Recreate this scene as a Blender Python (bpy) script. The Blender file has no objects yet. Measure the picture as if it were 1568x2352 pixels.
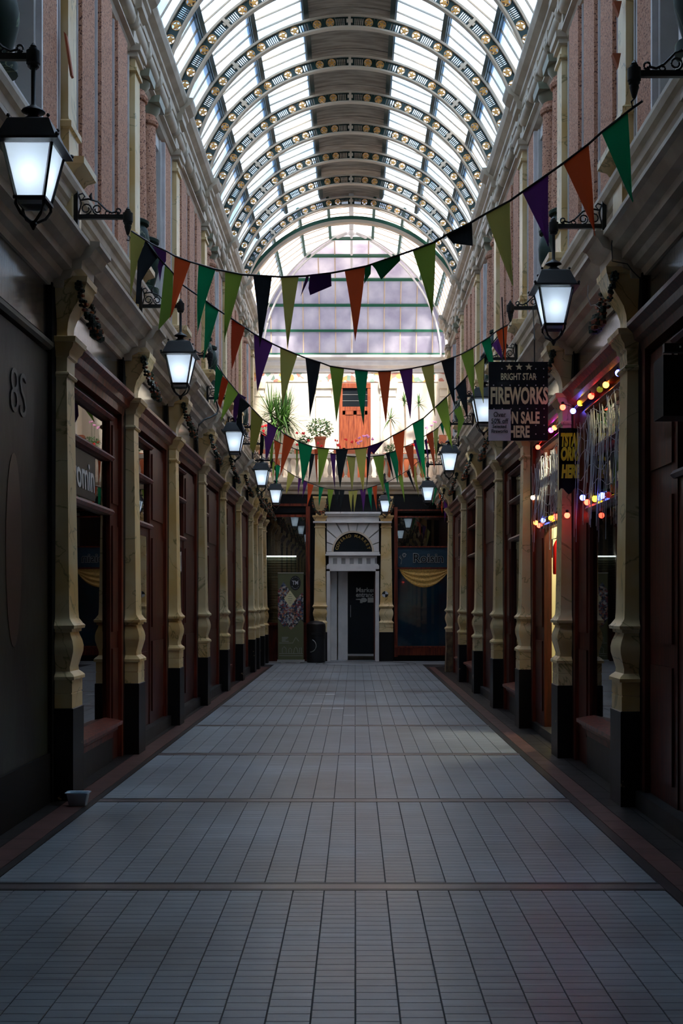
import bpy, bmesh, math, random
from math import sin, cos, pi, radians as R
from mathutils import Vector, Matrix, noise
random.seed(7)
SC = bpy.context.scene
COL = SC.collection
# ------------------------------------------------------------------ camera
FPX, VX, VY, H = 2800.0, 815.0, 1382.0, 1.42       # focal length in pixels of a 1568x2352 frame, vanishing point, eye height
cam = bpy.data.cameras.new('camera')
co = bpy.data.objects.new('camera', cam); COL.objects.link(co); SC.camera = co
co.location = (0, 0, H); co.rotation_euler = (pi/2, 0, 0)
cam.sensor_fit = 'VERTICAL'; cam.sensor_height = 36; cam.sensor_width = 24
cam.lens = 36*FPX/2352
cam.shift_x = -(VX-784)/2352.0
cam.shift_y = (VY-1176)/2352.0
cam.clip_start = 0.1; cam.clip_end = 300
# ------------------------------------------------------------------ sky, sun, exposure
w = bpy.data.worlds.new('sky'); SC.world = w; w.use_nodes = True
nt = w.node_tree; nt.nodes.clear()
wo = nt.nodes.new('ShaderNodeOutputWorld'); bg = nt.nodes.new('ShaderNodeBackground')
tc = nt.nodes.new('ShaderNodeTexCoord'); nz = nt.nodes.new('ShaderNodeTexNoise'); cr = nt.nodes.new('ShaderNodeValToRGB')
nz.inputs['Scale'].default_value = 2.2; nz.inputs['Detail'].default_value = 6
cr.color_ramp.elements[0].position = .42; cr.color_ramp.elements[0].color = (.6, .73, .9, 1)
cr.color_ramp.elements[1].position = .62; cr.color_ramp.elements[1].color = (1, .98, .94, 1)
nt.links.new(tc.outputs['Generated'], nz.inputs['Vector']); nt.links.new(nz.outputs['Fac'], cr.inputs['Fac'])
nt.links.new(cr.outputs['Color'], bg.inputs['Color']); bg.inputs['Strength'].default_value = 1.0
nt.links.new(bg.outputs[0], wo.inputs[0])
sun = bpy.data.lights.new('sun', 'SUN'); sun.energy = 17; sun.angle = R(5); sun.color = (1, .89, .74)
so = bpy.data.objects.new('sun', sun); COL.objects.link(so)
so.rotation_euler = Vector((.1, -.6, .79)).to_track_quat('Z', 'Y').to_euler()
vs = SC.view_settings
SC.display_settings.display_device = 'sRGB'
vs.view_transform = 'Standard'; vs.look = 'None'; vs.gamma = 1; vs.use_curve_mapping = False; vs.exposure = 1.3
cy = SC.cycles
cy.max_bounces = 7; cy.diffuse_bounces = 4; cy.glossy_bounces = 3; cy.transmission_bounces = 5; cy.transparent_max_bounces = 12
cy.caustics_reflective = False; cy.caustics_refractive = False; cy.use_denoising = True; cy.sample_clamp_indirect = 4

# ------------------------------------------------------------------ materials
def mat(name, col, rough=.6, metal=0, bump=0, bscale=40, var=0, vscale=6, col2=None, stretch=(1, 1, 1), spec=.5, coat=0, emit=None, estr=0, detail=5, ramp=(.4, .6), trans=0):
    m = bpy.data.materials.new(name); m.use_nodes = True
    n = m.node_tree.nodes; l = m.node_tree.links; p = n['Principled BSDF']
    p.inputs['Base Color'].default_value = (*col, 1); p.inputs['Roughness'].default_value = rough
    p.inputs['Metallic'].default_value = metal; p.inputs['Specular IOR Level'].default_value = spec
    if coat: p.inputs['Coat Weight'].default_value = coat; p.inputs['Coat Roughness'].default_value = .12
    if emit: p.inputs['Emission Color'].default_value = (*emit, 1); p.inputs['Emission Strength'].default_value = estr
    g = n.new('ShaderNodeNewGeometry'); mp = n.new('ShaderNodeVectorMath'); mp.operation = 'MULTIPLY'
    mp.inputs[1].default_value = stretch; l.new(g.outputs['Position'], mp.inputs[0])
    if col2 or var:
        c2 = col2 or tuple(max(0, c*(1-var)) for c in col)
        t = n.new('ShaderNodeTexNoise'); t.inputs['Scale'].default_value = vscale; t.inputs['Detail'].default_value = detail
        rr = n.new('ShaderNodeValToRGB'); rr.color_ramp.elements[0].position = ramp[0]; rr.color_ramp.elements[1].position = ramp[1]
        rr.color_ramp.elements[0].color = (*c2, 1); rr.color_ramp.elements[1].color = (*col, 1)
        l.new(mp.outputs[0], t.inputs['Vector']); l.new(t.outputs['Fac'], rr.inputs['Fac']); l.new(rr.outputs['Color'], p.inputs['Base Color'])
    if bump:
        t = n.new('ShaderNodeTexNoise'); t.inputs['Scale'].default_value = bscale; t.inputs['Detail'].default_value = 4
        b = n.new('ShaderNodeBump'); b.inputs['Strength'].default_value = bump; b.inputs['Distance'].default_value = .01
        l.new(mp.outputs[0], t.inputs['Vector']); l.new(t.outputs['Fac'], b.inputs['Height']); l.new(b.outputs[0], p.inputs['Normal'])
    return m

def marble(name, base, vein, warm):
    m = mat(name, base, .38, bump=.08, bscale=8, spec=.35); n = m.node_tree.nodes; l = m.node_tree.links; p = n['Principled BSDF']
    g = n.new('ShaderNodeNewGeometry')
    t = n.new('ShaderNodeTexNoise'); t.inputs['Scale'].default_value = 1.7; t.inputs['Detail'].default_value = 9; t.inputs['Distortion'].default_value = 1.2
    r = n.new('ShaderNodeValToRGB'); e = r.color_ramp.elements
    e[0].position = .488; e[0].color = (*base, 1); e[1].position = .512; e[1].color = (*base, 1)
    k = r.color_ramp.elements.new(.5); k.color = (*vein, 1)
    t2 = n.new('ShaderNodeTexNoise'); t2.inputs['Scale'].default_value = 2.1; t2.inputs['Detail'].default_value = 3
    r2 = n.new('ShaderNodeValToRGB'); r2.color_ramp.elements[0].position = .4; r2.color_ramp.elements[1].position = .65
    r2.color_ramp.elements[0].color = (1, 1, 1, 1); r2.color_ramp.elements[1].color = (*warm, 1)
    mx = n.new('ShaderNodeMix'); mx.data_type = 'RGBA'; mx.blend_type = 'MULTIPLY'; mx.inputs[0].default_value = 1
    for q in (t, t2): l.new(g.outputs['Position'], q.inputs['Vector'])
    l.new(t.outputs['Fac'], r.inputs['Fac']); l.new(t2.outputs['Fac'], r2.inputs['Fac'])
    l.new(r.outputs[0], mx.inputs[6]); l.new(r2.outputs[0], mx.inputs[7]); l.new(mx.outputs[2], p.inputs['Base Color'])
    return m

def speckle(name, base, dark, light):
    m = mat(name, base, .7, spec=.2); n = m.node_tree.nodes; l = m.node_tree.links; p = n['Principled BSDF']
    g = n.new('ShaderNodeNewGeometry'); v = n.new('ShaderNodeTexVoronoi'); v.inputs['Scale'].default_value = 95
    r = n.new('ShaderNodeValToRGB'); r.color_ramp.interpolation = 'CONSTANT'; e = r.color_ramp.elements
    e[0].position = 0; e[0].color = (*dark, 1); e[1].position = .14; e[1].color = (*base, 1)
    k = e.new(.62); k.color = (*light, 1)
    s = n.new('ShaderNodeSeparateColor')
    l.new(g.outputs['Position'], v.inputs['Vector']); l.new(v.outputs['Color'], s.inputs[0]); l.new(s.outputs[0], r.inputs['Fac']); l.new(r.outputs[0], p.inputs['Base Color'])
    return m

def glass(name, tint=(.9, .93, .92), fr=1.0, base=.05, rough=.02):
    m = bpy.data.materials.new(name); m.use_nodes = True; n = m.node_tree.nodes; l = m.node_tree.links; n.clear()
    o = n.new('ShaderNodeOutputMaterial'); t = n.new('ShaderNodeBsdfTransparent'); g = n.new('ShaderNodeBsdfGlossy')
    t.inputs[0].default_value = (*tint, 1); g.inputs['Roughness'].default_value = rough; g.inputs[0].default_value = (.95, .95, .95, 1)
    f = n.new('ShaderNodeFresnel'); f.inputs[0].default_value = 1.62
    a = n.new('ShaderNodeMath'); a.operation = 'MULTIPLY_ADD'; a.inputs[1].default_value = fr; a.inputs[2].default_value = base; a.use_clamp = True
    mx = n.new('ShaderNodeMixShader'); l.new(f.outputs[0], a.inputs[0]); l.new(a.outputs[0], mx.inputs[0]); l.new(t.outputs[0], mx.inputs[1]); l.new(g.outputs[0], mx.inputs[2]); l.new(mx.outputs[0], o.inputs[0])
    return m

def frosted(name, col, col2, clear, dif=0):
    m = bpy.data.materials.new(name); m.use_nodes = True; n = m.node_tree.nodes; l = m.node_tree.links; n.clear()
    o = n.new('ShaderNodeOutputMaterial'); t = n.new('ShaderNodeBsdfTransparent'); g = n.new('ShaderNodeBsdfTranslucent')
    gp = n.new('ShaderNodeNewGeometry'); nz = n.new('ShaderNodeTexNoise'); nz.inputs['Scale'].default_value = 1.7; nz.inputs['Detail'].default_value = 5
    r = n.new('ShaderNodeValToRGB'); r.color_ramp.elements[0].position = .35; r.color_ramp.elements[1].position = .65
    r.color_ramp.elements[0].color = (*col, 1); r.color_ramp.elements[1].color = (*col2, 1)
    l.new(gp.outputs['Position'], nz.inputs['Vector']); l.new(nz.outputs['Fac'], r.inputs['Fac'])
    t.inputs[0].default_value = (.93, .96, 1, 1); l.new(r.outputs[0], g.inputs['Color'])
    if dif:
        df = n.new('ShaderNodeBsdfDiffuse'); l.new(r.outputs[0], df.inputs['Color']); m2 = n.new('ShaderNodeMixShader'); m2.inputs[0].default_value = dif
        l.new(g.outputs[0], m2.inputs[1]); l.new(df.outputs[0], m2.inputs[2]); g = m2
    mx = n.new('ShaderNodeMixShader'); mx.inputs[0].default_value = clear; l.new(g.outputs[0], mx.inputs[1]); l.new(t.outputs[0], mx.inputs[2]); l.new(mx.outputs[0], o.inputs[0])
    return m

def tilemat(name):
    m = mat(name, (.4, .43, .45), .34, spec=.55); n = m.node_tree.nodes; l = m.node_tree.links; p = n['Principled BSDF']
    g = n.new('ShaderNodeNewGeometry'); sn = n.new('ShaderNodeVectorMath'); sn.operation = 'SNAP'; sn.inputs[1].default_value = (.1525, .0381, 10)
    wn = n.new('ShaderNodeTexWhiteNoise'); r = n.new('ShaderNodeValToRGB'); e = r.color_ramp.elements
    e[0].color = (.27, .31, .345, 1); e[1].color = (.36, .415, .455, 1); k = e.new(.8); k.color = (.33, .365, .39, 1)
    l.new(g.outputs['Position'], sn.inputs[0]); l.new(sn.outputs[0], wn.inputs['Vector']); l.new(wn.outputs['Value'], r.inputs['Fac'])
    t = n.new('ShaderNodeTexNoise'); t.inputs['Scale'].default_value = .9; t.inputs['Detail'].default_value = 7; l.new(g.outputs['Position'], t.inputs['Vector'])
    r2 = n.new('ShaderNodeValToRGB'); r2.color_ramp.elements[0].position = .3; r2.color_ramp.elements[1].position = .7
    r2.color_ramp.elements[0].color = (.55, .52, .5, 1); r2.color_ramp.elements[1].color = (1, 1, 1, 1); l.new(t.outputs['Fac'], r2.inputs['Fac'])
    mx = n.new('ShaderNodeMix'); mx.data_type = 'RGBA'; mx.blend_type = 'MULTIPLY'; mx.inputs[0].default_value = 1
    l.new(r.outputs[0], mx.inputs[6]); l.new(r2.outputs[0], mx.inputs[7]); l.new(mx.outputs[2], p.inputs['Base Color'])
    mr = n.new('ShaderNodeMapRange'); mr.inputs[3].default_value = .26; mr.inputs[4].default_value = .46
    l.new(t.outputs['Fac'], mr.inputs[0]); l.new(mr.outputs[0], p.inputs['Roughness'])
    b = n.new('ShaderNodeBump'); b.inputs['Strength'].default_value = .12; b.inputs['Distance'].default_value = .01
    t3 = n.new('ShaderNodeTexNoise'); t3.inputs['Scale'].default_value = 14; l.new(g.outputs['Position'], t3.inputs['Vector']); l.new(t3.outputs['Fac'], b.inputs['Height']); l.new(b.outputs[0], p.inputs['Normal'])
    return m

M = {}
M['marble'] = marble('cream_marble_paint', (.8, .62, .34), (.36, .28, .12), (.88, .74, .5))
M['cream'] = mat('cream_stone_paint', (.66, .56, .43), .5, col2=(.5, .41, .3), vscale=3)
M['white'] = mat('white_paint', (.78, .75, .72), .45, var=.1, vscale=4)
M['lilac'] = mat('lilac_grey_marble', (.74, .7, .7), .4, col2=(.62, .57, .57), vscale=5)
M['granite'] = speckle('pink_granite_paint', (.56, .27, .17), (.16, .07, .05), (.66, .36, .24))
M['greenmarble'] = marble('dark_green_marble', (.01, .03, .022), (.2, .22, .13), (.6, 1, .8))
M['greenmarble'].node_tree.nodes['Principled BSDF'].inputs['Roughness'].default_value = .6
M['olive'] = mat('olive_ring_paint', (.3, .31, .22), .4)
M['blackpaint'] = mat('chipped_black_paint', (.006, .006, .007), .45, spec=.25, col2=(.42, .35, .2), vscale=5.5, ramp=(.295, .30), detail=6)
M['black'] = mat('black_iron', (.007, .008, .01), .42)
M['blackgap'] = mat('black_board', (.004, .004, .005), .6, spec=.2)
M['mahog'] = mat('mahogany', (.2, .032, .011), .42, col2=(.085, .013, .006), vscale=4, stretch=(6, 6, .6), coat=.12, spec=.35)
M['mahog2'] = mat('dark_mahogany', (.1, .016, .007), .45, col2=(.05, .008, .004), vscale=4, stretch=(6, 6, .6), coat=.1, spec=.3)
M['orangewood'] = mat('red_brown_door_stain', (.36, .09, .03), .4, col2=(.2, .035, .012), vscale=5, stretch=(8, 8, .7))
M['fascia'] = mat('glossy_fascia_board', (.02, .017, .015), .22, bump=.5, bscale=9, stretch=(4, 4, .12), coat=.9, spec=.8)
M['mural'] = mat('painted_mural_board', (.032, .034, .024), .45, col2=(.016, .012, .01), vscale=1.5, stretch=(1, 1, .5), bump=.25, bscale=10, coat=.05, spec=.3)
M['riser'] = mat('grey_stall_riser', (.022, .022, .022), .45, spec=.3, var=.4)
M['glass'] = glass('shop_glass', (.86, .88, .87), 1.0, .04, .012)
M['plainglass'] = glass('clear_glass', (.9, .92, .92), .8, .02, .03)
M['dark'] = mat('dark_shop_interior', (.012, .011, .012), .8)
M['cream2'] = mat('cream_interior_wall', (.78, .72, .45), .6)
M['yellow'] = mat('yellow_poster', (.62, .33, .02), .6, var=.2)
M['frost'] = frosted('frosted_roof_glass', (.32, .43, .58), (.5, .57, .66), .0)
M['frost2'] = frosted('cloudy_wired_glass', (.4, .37, .43), (.6, .58, .63), .55)
M['frost3'] = frosted('lilac_obscured_glass', (.4, .36, .44), (.62, .58, .62), .1, .5)
M['ribgreen'] = mat('rib_dark_green', (.006, .028, .022), .4)
M['green'] = mat('green_iron_paint', (.01, .09, .05), .4)
M['ribcream'] = mat('rib_cream', (.6, .46, .33), .6, spec=.2)
M['gold'] = mat('gilt', (.72, .34, .07), .35, metal=.3)
M['timber'] = mat('timber_soffit', (.4, .31, .23), .8, col2=(.24, .18, .13), vscale=2.2, stretch=(1, 6, 1))
M['tile'] = tilemat('grey_floor_tile')
M['paletile'] = mat('pale_floor_tile', (.5, .52, .53), .4)
M['grout'] = mat('dark_grout', (.012, .012, .015), .7)
M['redtile'] = mat('red_brown_tile', (.13, .06, .05), .4, spec=.3, var=.3, vscale=5)
M['bandtile'] = mat('grey_brown_tile', (.2, .165, .16), .3, var=.3, vscale=5)
M['darktile'] = mat('black_tile', (.02, .018, .018), .4, spec=.3, var=.3)
M['frieze'] = None
M['wall'] = mat('cream_wall', (.8, .72, .58), .6, var=.06)
M['lamp'] = frosted('opal_lantern_glass', (.85, .92, .98), (.9, .95, 1), .0)
M['lampcore'] = mat('lit_bulb', (1, 1, 1), .3, emit=(.9, .96, 1), estr=480)
M['tube'] = mat('lit_tube', (1, 1, 1), .3, emit=(.9, .97, 1), estr=2.2)
FC = {'o': (.72, .1, .025), 'g': (.004, .29, .11), 'l': (.29, .46, .06), 'y': (.55, .52, .13), 'k': (.012, .018, .024), 'p': (.13, .03, .2), 'G': (.015, .02, .022)}
FN = {'o': 'orange', 'g': 'emerald', 'l': 'lime', 'y': 'olive_yellow', 'k': 'black', 'p': 'purple', 'G': 'charcoal'}
FM = {}
for k, c in FC.items():
    m = mat('bunting_cloth_'+FN[k], c, .85, bump=.2, bscale=160)
    n = m.node_tree.nodes; l = m.node_tree.links; p = n['Principled BSDF']; t = n.new('ShaderNodeBsdfTranslucent'); t.inputs[0].default_value = (*[min(1, x*1.3) for x in c], 1)
    mx = n.new('ShaderNodeMixShader'); mx.inputs[0].default_value = .35; l.new(p.outputs[0], mx.inputs[1]); l.new(t.outputs[0], mx.inputs[2]); l.new(mx.outputs[0], n['Material Output'].inputs[0])
    FM[k] = m
M['leaf'] = mat('plant_leaf', (.07, .17, .03), .5, col2=(.02, .07, .015), vscale=9)
M['leaf2'] = mat('bright_strap_leaf', (.1, .22, .035), .5, col2=(.03, .09, .015), vscale=5)
M['garland'] = mat('painted_garland_leaf', (.018, .035, .02), .4, col2=(.01, .02, .012), vscale=20)
M['berry'] = mat('painted_garland_fruit', (.2, .04, .02), .35, col2=(.35, .1, .02), vscale=25)
M['terra'] = mat('terracotta', (.48, .13, .05), .7, var=.2)
M['redflower'] = mat('red_petal', (.8, .015, .02), .5)
M['pinkflower'] = mat('pink_petal', (.85, .35, .6), .5)
M['plasticblack'] = mat('black_plastic', (.01, .01, .012), .35)
M['lettergold'] = mat('gold_lettering', (.42, .27, .06), .4)
M['lettercream'] = mat('cream_lettering', (.78, .72, .42), .5)
M['letteryellow'] = mat('yellow_lettering', (.9, .78, .04), .5)
M['lettergrey'] = mat('grey_lettering', (.4, .4, .36), .5)
M['letterblack'] = mat('black_lettering', (.01, .01, .01), .5)
M['paper'] = mat('white_paper', (.62, .62, .66), .5, var=.1)
M['bluecurtain'] = mat('blue_screen', (.025, .14, .22), .6, col2=(.035, .09, .15), vscale=2, spec=.2)
M['bluesign'] = mat('blue_sign_panel', (.012, .045, .075), .5)
M['swag'] = mat('gold_swag_cloth', (.8, .45, .1), .6, var=.3, vscale=30)
M['olivebanner'] = mat('olive_banner', (.13, .135, .06), .6)
M['alu'] = mat('aluminium', (.5, .5, .48), .35, metal=.6)
M['door'] = mat('near_black_door', (.006, .009, .012), .4, spec=.2)
M['shutter'] = mat('green_grey_shutter', (.11, .125, .085), .4)
M['stone'] = mat('worn_brown_stone', (.22, .13, .055), .7, col2=(.08, .04, .02), vscale=8, bump=.6, bscale=20)
M['red'] = mat('red_enamel', (.5, .01, .01), .35)
M['tub'] = mat('translucent_plastic', (.55, .68, .78), .25)
def multi_noise(name, cols, scale):
    m = mat(name, cols[0], .4); n = m.node_tree.nodes; l = m.node_tree.links; p = n['Principled BSDF']
    g = n.new('ShaderNodeNewGeometry'); v = n.new('ShaderNodeTexVoronoi'); v.inputs['Scale'].default_value = scale
    s = n.new('ShaderNodeSeparateColor'); r = n.new('ShaderNodeValToRGB'); r.color_ramp.interpolation = 'CONSTANT'
    e = r.color_ramp.elements; e[0].color = (*cols[0], 1); e[0].position = 0; e[1].position = 1/len(cols); e[1].color = (*cols[1], 1)
    for i in range(2, len(cols)): q = e.new(i/len(cols)); q.color = (*cols[i], 1)
    l.new(g.outputs['Position'], v.inputs['Vector']); l.new(v.outputs['Color'], s.inputs[0]); l.new(s.outputs[0], r.inputs['Fac']); l.new(r.outputs[0], p.inputs['Base Color'])
    return m
M['frieze'] = multi_noise('majolica_frieze', [(.03, .1, .08), (.5, .46, .4), (.05, .13, .12), (.3, .04, .05), (.5, .45, .4), (.45, .3, .03), (.5, .45, .4)], 9)
M['flowerfrieze'] = multi_noise('flowered_frieze', [(.82, .75, .66), (.82, .75, .66), (.6, .25, .18), (.82, .75, .66), (.25, .35, .28), (.82, .75, .66), (.8, .45, .15)], 9)
M['mosaic'] = multi_noise('photo_collage_print', [(.03, .04, .09), (.3, .3, .32), (.05, .05, .06), (.4, .2, .12), (.1, .13, .2), (.5, .48, .45), (.25, .04, .05), (.02, .02, .02)], 26)

# ------------------------------------------------------------------ mesh helpers
class MB:
    def __init__(s): s.v = []; s.f = []
    def add(s, vs, fs):
        b = len(s.v); s.v += [tuple(q) for q in vs]; s.f += [tuple(i+b for i in f) for f in fs]; return s
    def box(s, x0, x1, y0, y1, z0, z1):
        return s.add([(x0,y0,z0),(x1,y0,z0),(x1,y1,z0),(x0,y1,z0),(x0,y0,z1),(x1,y0,z1),(x1,y1,z1),(x0,y1,z1)],
                     [(0,3,2,1),(4,5,6,7),(0,1,5,4),(1,2,6,5),(2,3,7,6),(3,0,4,7)])
    def prism(s, prof, y0, y1):                      # closed (x,z) outline pushed along y
        n = len(prof)
        return s.add([(x,y0,z) for x,z in prof]+[(x,y1,z) for x,z in prof],
                     [tuple(range(n)), tuple(range(2*n-1,n-1,-1))]+[(i,(i+1)%n,n+(i+1)%n,n+i) for i in range(n)])
    def loft(s, rings, cap=True):
        n = len(rings[0]); vs = [p for r in rings for p in r]; fs = []
        for k in range(len(rings)-1):
            for i in range(n):
                j = (i+1) % n; fs.append((k*n+i, k*n+j, (k+1)*n+j, (k+1)*n+i))
        if cap: fs.append(tuple(range(n-1,-1,-1))); fs.append(tuple((len(rings)-1)*n+i for i in range(n)))
        return s.add(vs, fs)
    def rects(s, L, x0, cx=0, cy=0):                 # (z, half width in y, face x) lofted; back at x0
        return s.loft([[(cx+x0,cy-h,z),(cx+d,cy-h,z),(cx+d,cy+h,z),(cx+x0,cy+h,z)] for z,h,d in L])
    def lathe(s, prof, c=(0,0,0), n=16, a0=0, rot=None):
        rg = [[(c[0]+r*cos(a0+2*pi*i/n), c[1]+r*sin(a0+2*pi*i/n), c[2]+z) for i in range(n)] for r,z in prof]
        return s.loft(rg)
    def tube(s, pts, r, n=6):
        pts = [Vector(p) for p in pts]; rg = []
        rs = r if isinstance(r, (list, tuple)) else [r]*len(pts)
        for i,p in enumerate(pts):
            t = (pts[min(i+1,len(pts)-1)]-pts[max(i-1,0)]).normalized()
            up = Vector((0,0,1)) if abs(t.z) < .9 else Vector((1,0,0))
            a = t.cross(up).normalized(); b = t.cross(a)
            rg.append([tuple(p+a*(rs[i]*cos(2*pi*k/n))+b*(rs[i]*sin(2*pi*k/n))) for k in range(n)])
        return s.loft(rg)
    def ball(s, c, r, n=8, m=5, sz=(1,1,1)):
        rg = [[(c[0]+sz[0]*r*sin(pi*(j+.02)/(m+.04))*cos(2*pi*i/n), c[1]+sz[1]*r*sin(pi*(j+.02)/(m+.04))*sin(2*pi*i/n), c[2]-sz[2]*r*cos(pi*(j+.02)/(m+.04))) for i in range(n)] for j in range(m+1)]
        return s.loft(rg)
    def poly(s, pts, off):                            # planar outline given thickness by vector off
        n = len(pts); o = Vector(off)
        return s.add(list(pts)+[tuple(Vector(p)+o) for p in pts], [tuple(range(n)), tuple(range(2*n-1,n-1,-1))]+[(i,(i+1)%n,n+(i+1)%n,n+i) for i in range(n)])

ORG = {}
def setp(o, label=None, cat=None, group=None, kind=None):
    if label: o['label'] = label
    if cat: o['category'] = cat
    if group: o['group'] = group
    if kind: o['kind'] = kind
    return o
def empty(name, loc=(0,0,0), **k):
    o = bpy.data.objects.new(name, None); COL.objects.link(o); o.location = loc; o.empty_display_size = .1
    ORG[o] = Vector(loc); return setp(o, **k)
def mesh(name, mb, m, smooth=True, ang=35, org=(0,0,0)):
    me = bpy.data.meshes.new(name); o = Vector(org)
    me.from_pydata([tuple(Vector(v)-o) for v in mb.v], [], mb.f)
    b = bmesh.new(); b.from_mesh(me); bmesh.ops.recalc_face_normals(b, faces=b.faces); b.to_mesh(me); b.free()
    me.materials.append(m)
    if smooth: me.shade_smooth(); me.set_sharp_from_angle(angle=R(ang))
    return me
def ob(name, mb, m, parent=None, org=None, smooth=True, **k):
    """mesh from world coordinates; with a parent the mesh is stored relative to the parent's origin"""
    po = ORG[parent] if parent else Vector((0,0,0))
    oo = Vector(org) if org is not None else po
    me = mb if isinstance(mb, bpy.types.Mesh) else mesh(name, mb, m, smooth, org=oo)
    o = bpy.data.objects.new(name, me); COL.objects.link(o); o.parent = parent; o.location = oo-po; ORG[o] = oo
    return setp(o, **k)
def dup(o, loc=None, rz=None, parent=None, **k):
    c = o.copy(); COL.objects.link(c); ORG[c] = ORG.get(o, Vector((0,0,0)))
    if parent: c.parent = parent
    if loc is not None: c.location = loc
    if rz is not None: c.rotation_euler = (0,0,rz)
    for q in list(CH.get(o, [])) if False else [q for q in o.children]: dup(q, parent=c)
    return setp(c, **k)
def text(body, size, m, parent, loc, rot=(pi/2,0,0), name='lettering', ext=.003, sx=1, off=0, shear=0, align='CENTER', **k):
    cu = bpy.data.curves.new(name, 'FONT'); cu.body = body; cu.size = size; cu.extrude = ext; cu.offset = off; cu.shear = shear
    cu.align_x = align; cu.align_y = 'CENTER'; cu.resolution_u = 3; cu.space_line = .95
    t = bpy.data.objects.new(name, cu); COL.objects.link(t)
    dg = bpy.context.evaluated_depsgraph_get(); me = bpy.data.meshes.new_from_object(t.evaluated_get(dg)); bpy.data.objects.remove(t)
    me.materials.clear(); me.materials.append(m)
    o = bpy.data.objects.new(name, me); COL.objects.link(o); o.parent = parent
    o.location = Vector(loc)-(ORG[parent] if parent else Vector((0,0,0))); o.rotation_euler = rot; o.scale = (sx,1,1)
    return setp(o, **k)
def PX(x, y, Y): return Vector(((x-VX)*Y/FPX, Y, H+(VY-y)*Y/FPX))
ORD = ['first','second','third','fourth','fifth','sixth','seventh','eighth','ninth','tenth','eleventh','twelfth','thirteenth']

# ------------------------------------------------------------------ layout
FL, FR = -2.04, 1.87                                   # aisle faces of the two rows of pilasters
CX = -.08                                              # centre line of the vault
PL = [6.05, 8.7, 11.35, 14.0, 16.65, 19.3, 21.9, 24.5, 25.6, 27.0, 28.1]
PR = [5.8, 8.45, 11.08, 13.68, 16.25, 18.85, 21.55, 24.6]
YE = 29.2; YU = 30.3; YC0 = 25.5
def XS(s, d): return FL+d if s < 0 else FR-d          # d metres from the pilaster face towards the aisle
SIDE = {-1: 'left', 1: 'right'}

# ------------------------------------------------------------------ floor
floor = ob('floor', MB().box(-4.2,4.0,-3,31,-.12,-.004), M['grout'], kind='structure')
TW, TD = .1525, .0762
def tile_mb(x, y, mb, w=TW, d=TD, g=.0035, z=0):
    c = .0015
    x0,x1,y0,y1 = x+g, x+w-g*.2, y+.0015, y+d-.0008
    return mb.add([(x0,y0,-.006),(x1,y0,-.006),(x1,y1,-.006),(x0,y1,-.006),(x0,y0,z-c),(x1,y0,z-c),(x1,y1,z-c),(x0,y1,z-c),(x0+c,y0+c,z),(x1-c,y0+c,z),(x1-c,y1-c,z),(x0+c,y1-c,z)],
           [(8,9,10,11),(4,5,9,8),(5,6,10,9),(6,7,11,10),(7,4,8,11),(0,1,5,4),(1,2,6,5),(2,3,7,6),(3,0,4,7)])
tm = mesh('tile', tile_mb(0,0,MB()), M['tile'], smooth=False)
rest = MB(); nt_ = 0
bands = [3.45, 6.08, 8.72, 11.36, 13.98, 16.6, 19.3, 21.95, 24.6]
pale = {(-4,18.6),(-3,18.6),(-3,18.7),(-5,16.9),(-4,16.9),(-4,16.98),(-3,16.9),(-2,17.0),(-3,16.2),(-2,16.2),(-1,15.2),(-4,15.3),(2,19.4),(4,20.6),(1,19.4)}
for i in range(-12, 10):
    offs = TD*.5 if i % 2 else 0
    y = 2.6+offs
    while y < 27.6:
        hit = [b for b in bands if b-.087 < y+TD and y < b+.087]
        if hit:
            b = hit[0]; d0 = b-.087-y; d1 = y+TD-b-.087
            if d0 > .008: tile_mb(i*TW, y, rest, d=d0)
            if d1 > .008: tile_mb(i*TW, b+.087, rest, d=d1)
        else:
            vis = y > 4.0 and y < 5.75 and abs((i+.5)*TW) < .285*y+.05 and nt_ < 300
            pl = any(pi_ == i and abs(py-y) < TD*.55 for pi_,py in pale)
            if vis:
                o = bpy.data.objects.new('tile', tm); COL.objects.link(o); o.parent = floor; o.location = (i*TW, y, 0); nt_ += 1
            elif pl:
                ob('tile', tile_mb(i*TW,y,MB(),z=.0004), M['paletile'], floor, smooth=False, label='pale replacement tile')
            else: tile_mb(i*TW, y, rest)
        y += TD
ob('tiles', rest, M['tile'], floor, smooth=False, kind='stuff')
for b in bands:                                        # cross bands of red tiles between two dark lines
    ob('border_band', MB().box(-1.83,1.53,b-.05,b+.05,-.02,.0), M['bandtile'], floor, label='brownish band across the floor')
    ob('border_line', MB().box(-1.83,1.53,b-.085,b-.054,-.02,.0).box(-1.83,1.53,b+.054,b+.085,-.02,.0), M['darktile'], floor)
for s,a,b_,c_,d_ in ((-1,-1.832,-1.88,-2.05,-2.42),(1,1.532,1.595,1.735,2.2)):
    y = -2.0
    ob('border_line', MB().box(min(a,b_),max(a,b_),-2,26.6,-.02,.0), M['darktile'], floor)
    mb = MB(); mk = MB()
    while y < 26.4:
        mb.box(min(b_,c_)+.003,max(b_,c_)-.003,y,y+.297,-.02,.0005)
        for k in range(3):
            u0 = c_+(d_-c_)*k/3; u1 = c_+(d_-c_)*(k+1)/3
            mk.box(min(u0,u1)+.002,max(u0,u1)-.002,y,y+.297,-.02,.0)
        y += .3
    ob('border_tiles', mb, M['redtile'], floor, kind='stuff', label='red brown border tiles')
    ob('margin_tiles', mk, M['darktile'], floor, kind='stuff', label='black margin tiles')
mb = MB()
for r0,r1 in ((.95,1.0),(1.12,1.15)):
    mb.loft([[(.25+r*cos(t*pi/24),27.9+.9*r*sin(t*pi/24),z) for t in range(48)] for r,z in ((r0,-.003),(r0,.001),(r1,.001),(r1,-.003))], cap=False)
ob('floor_ring', mb, M['darktile'], floor)
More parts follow.
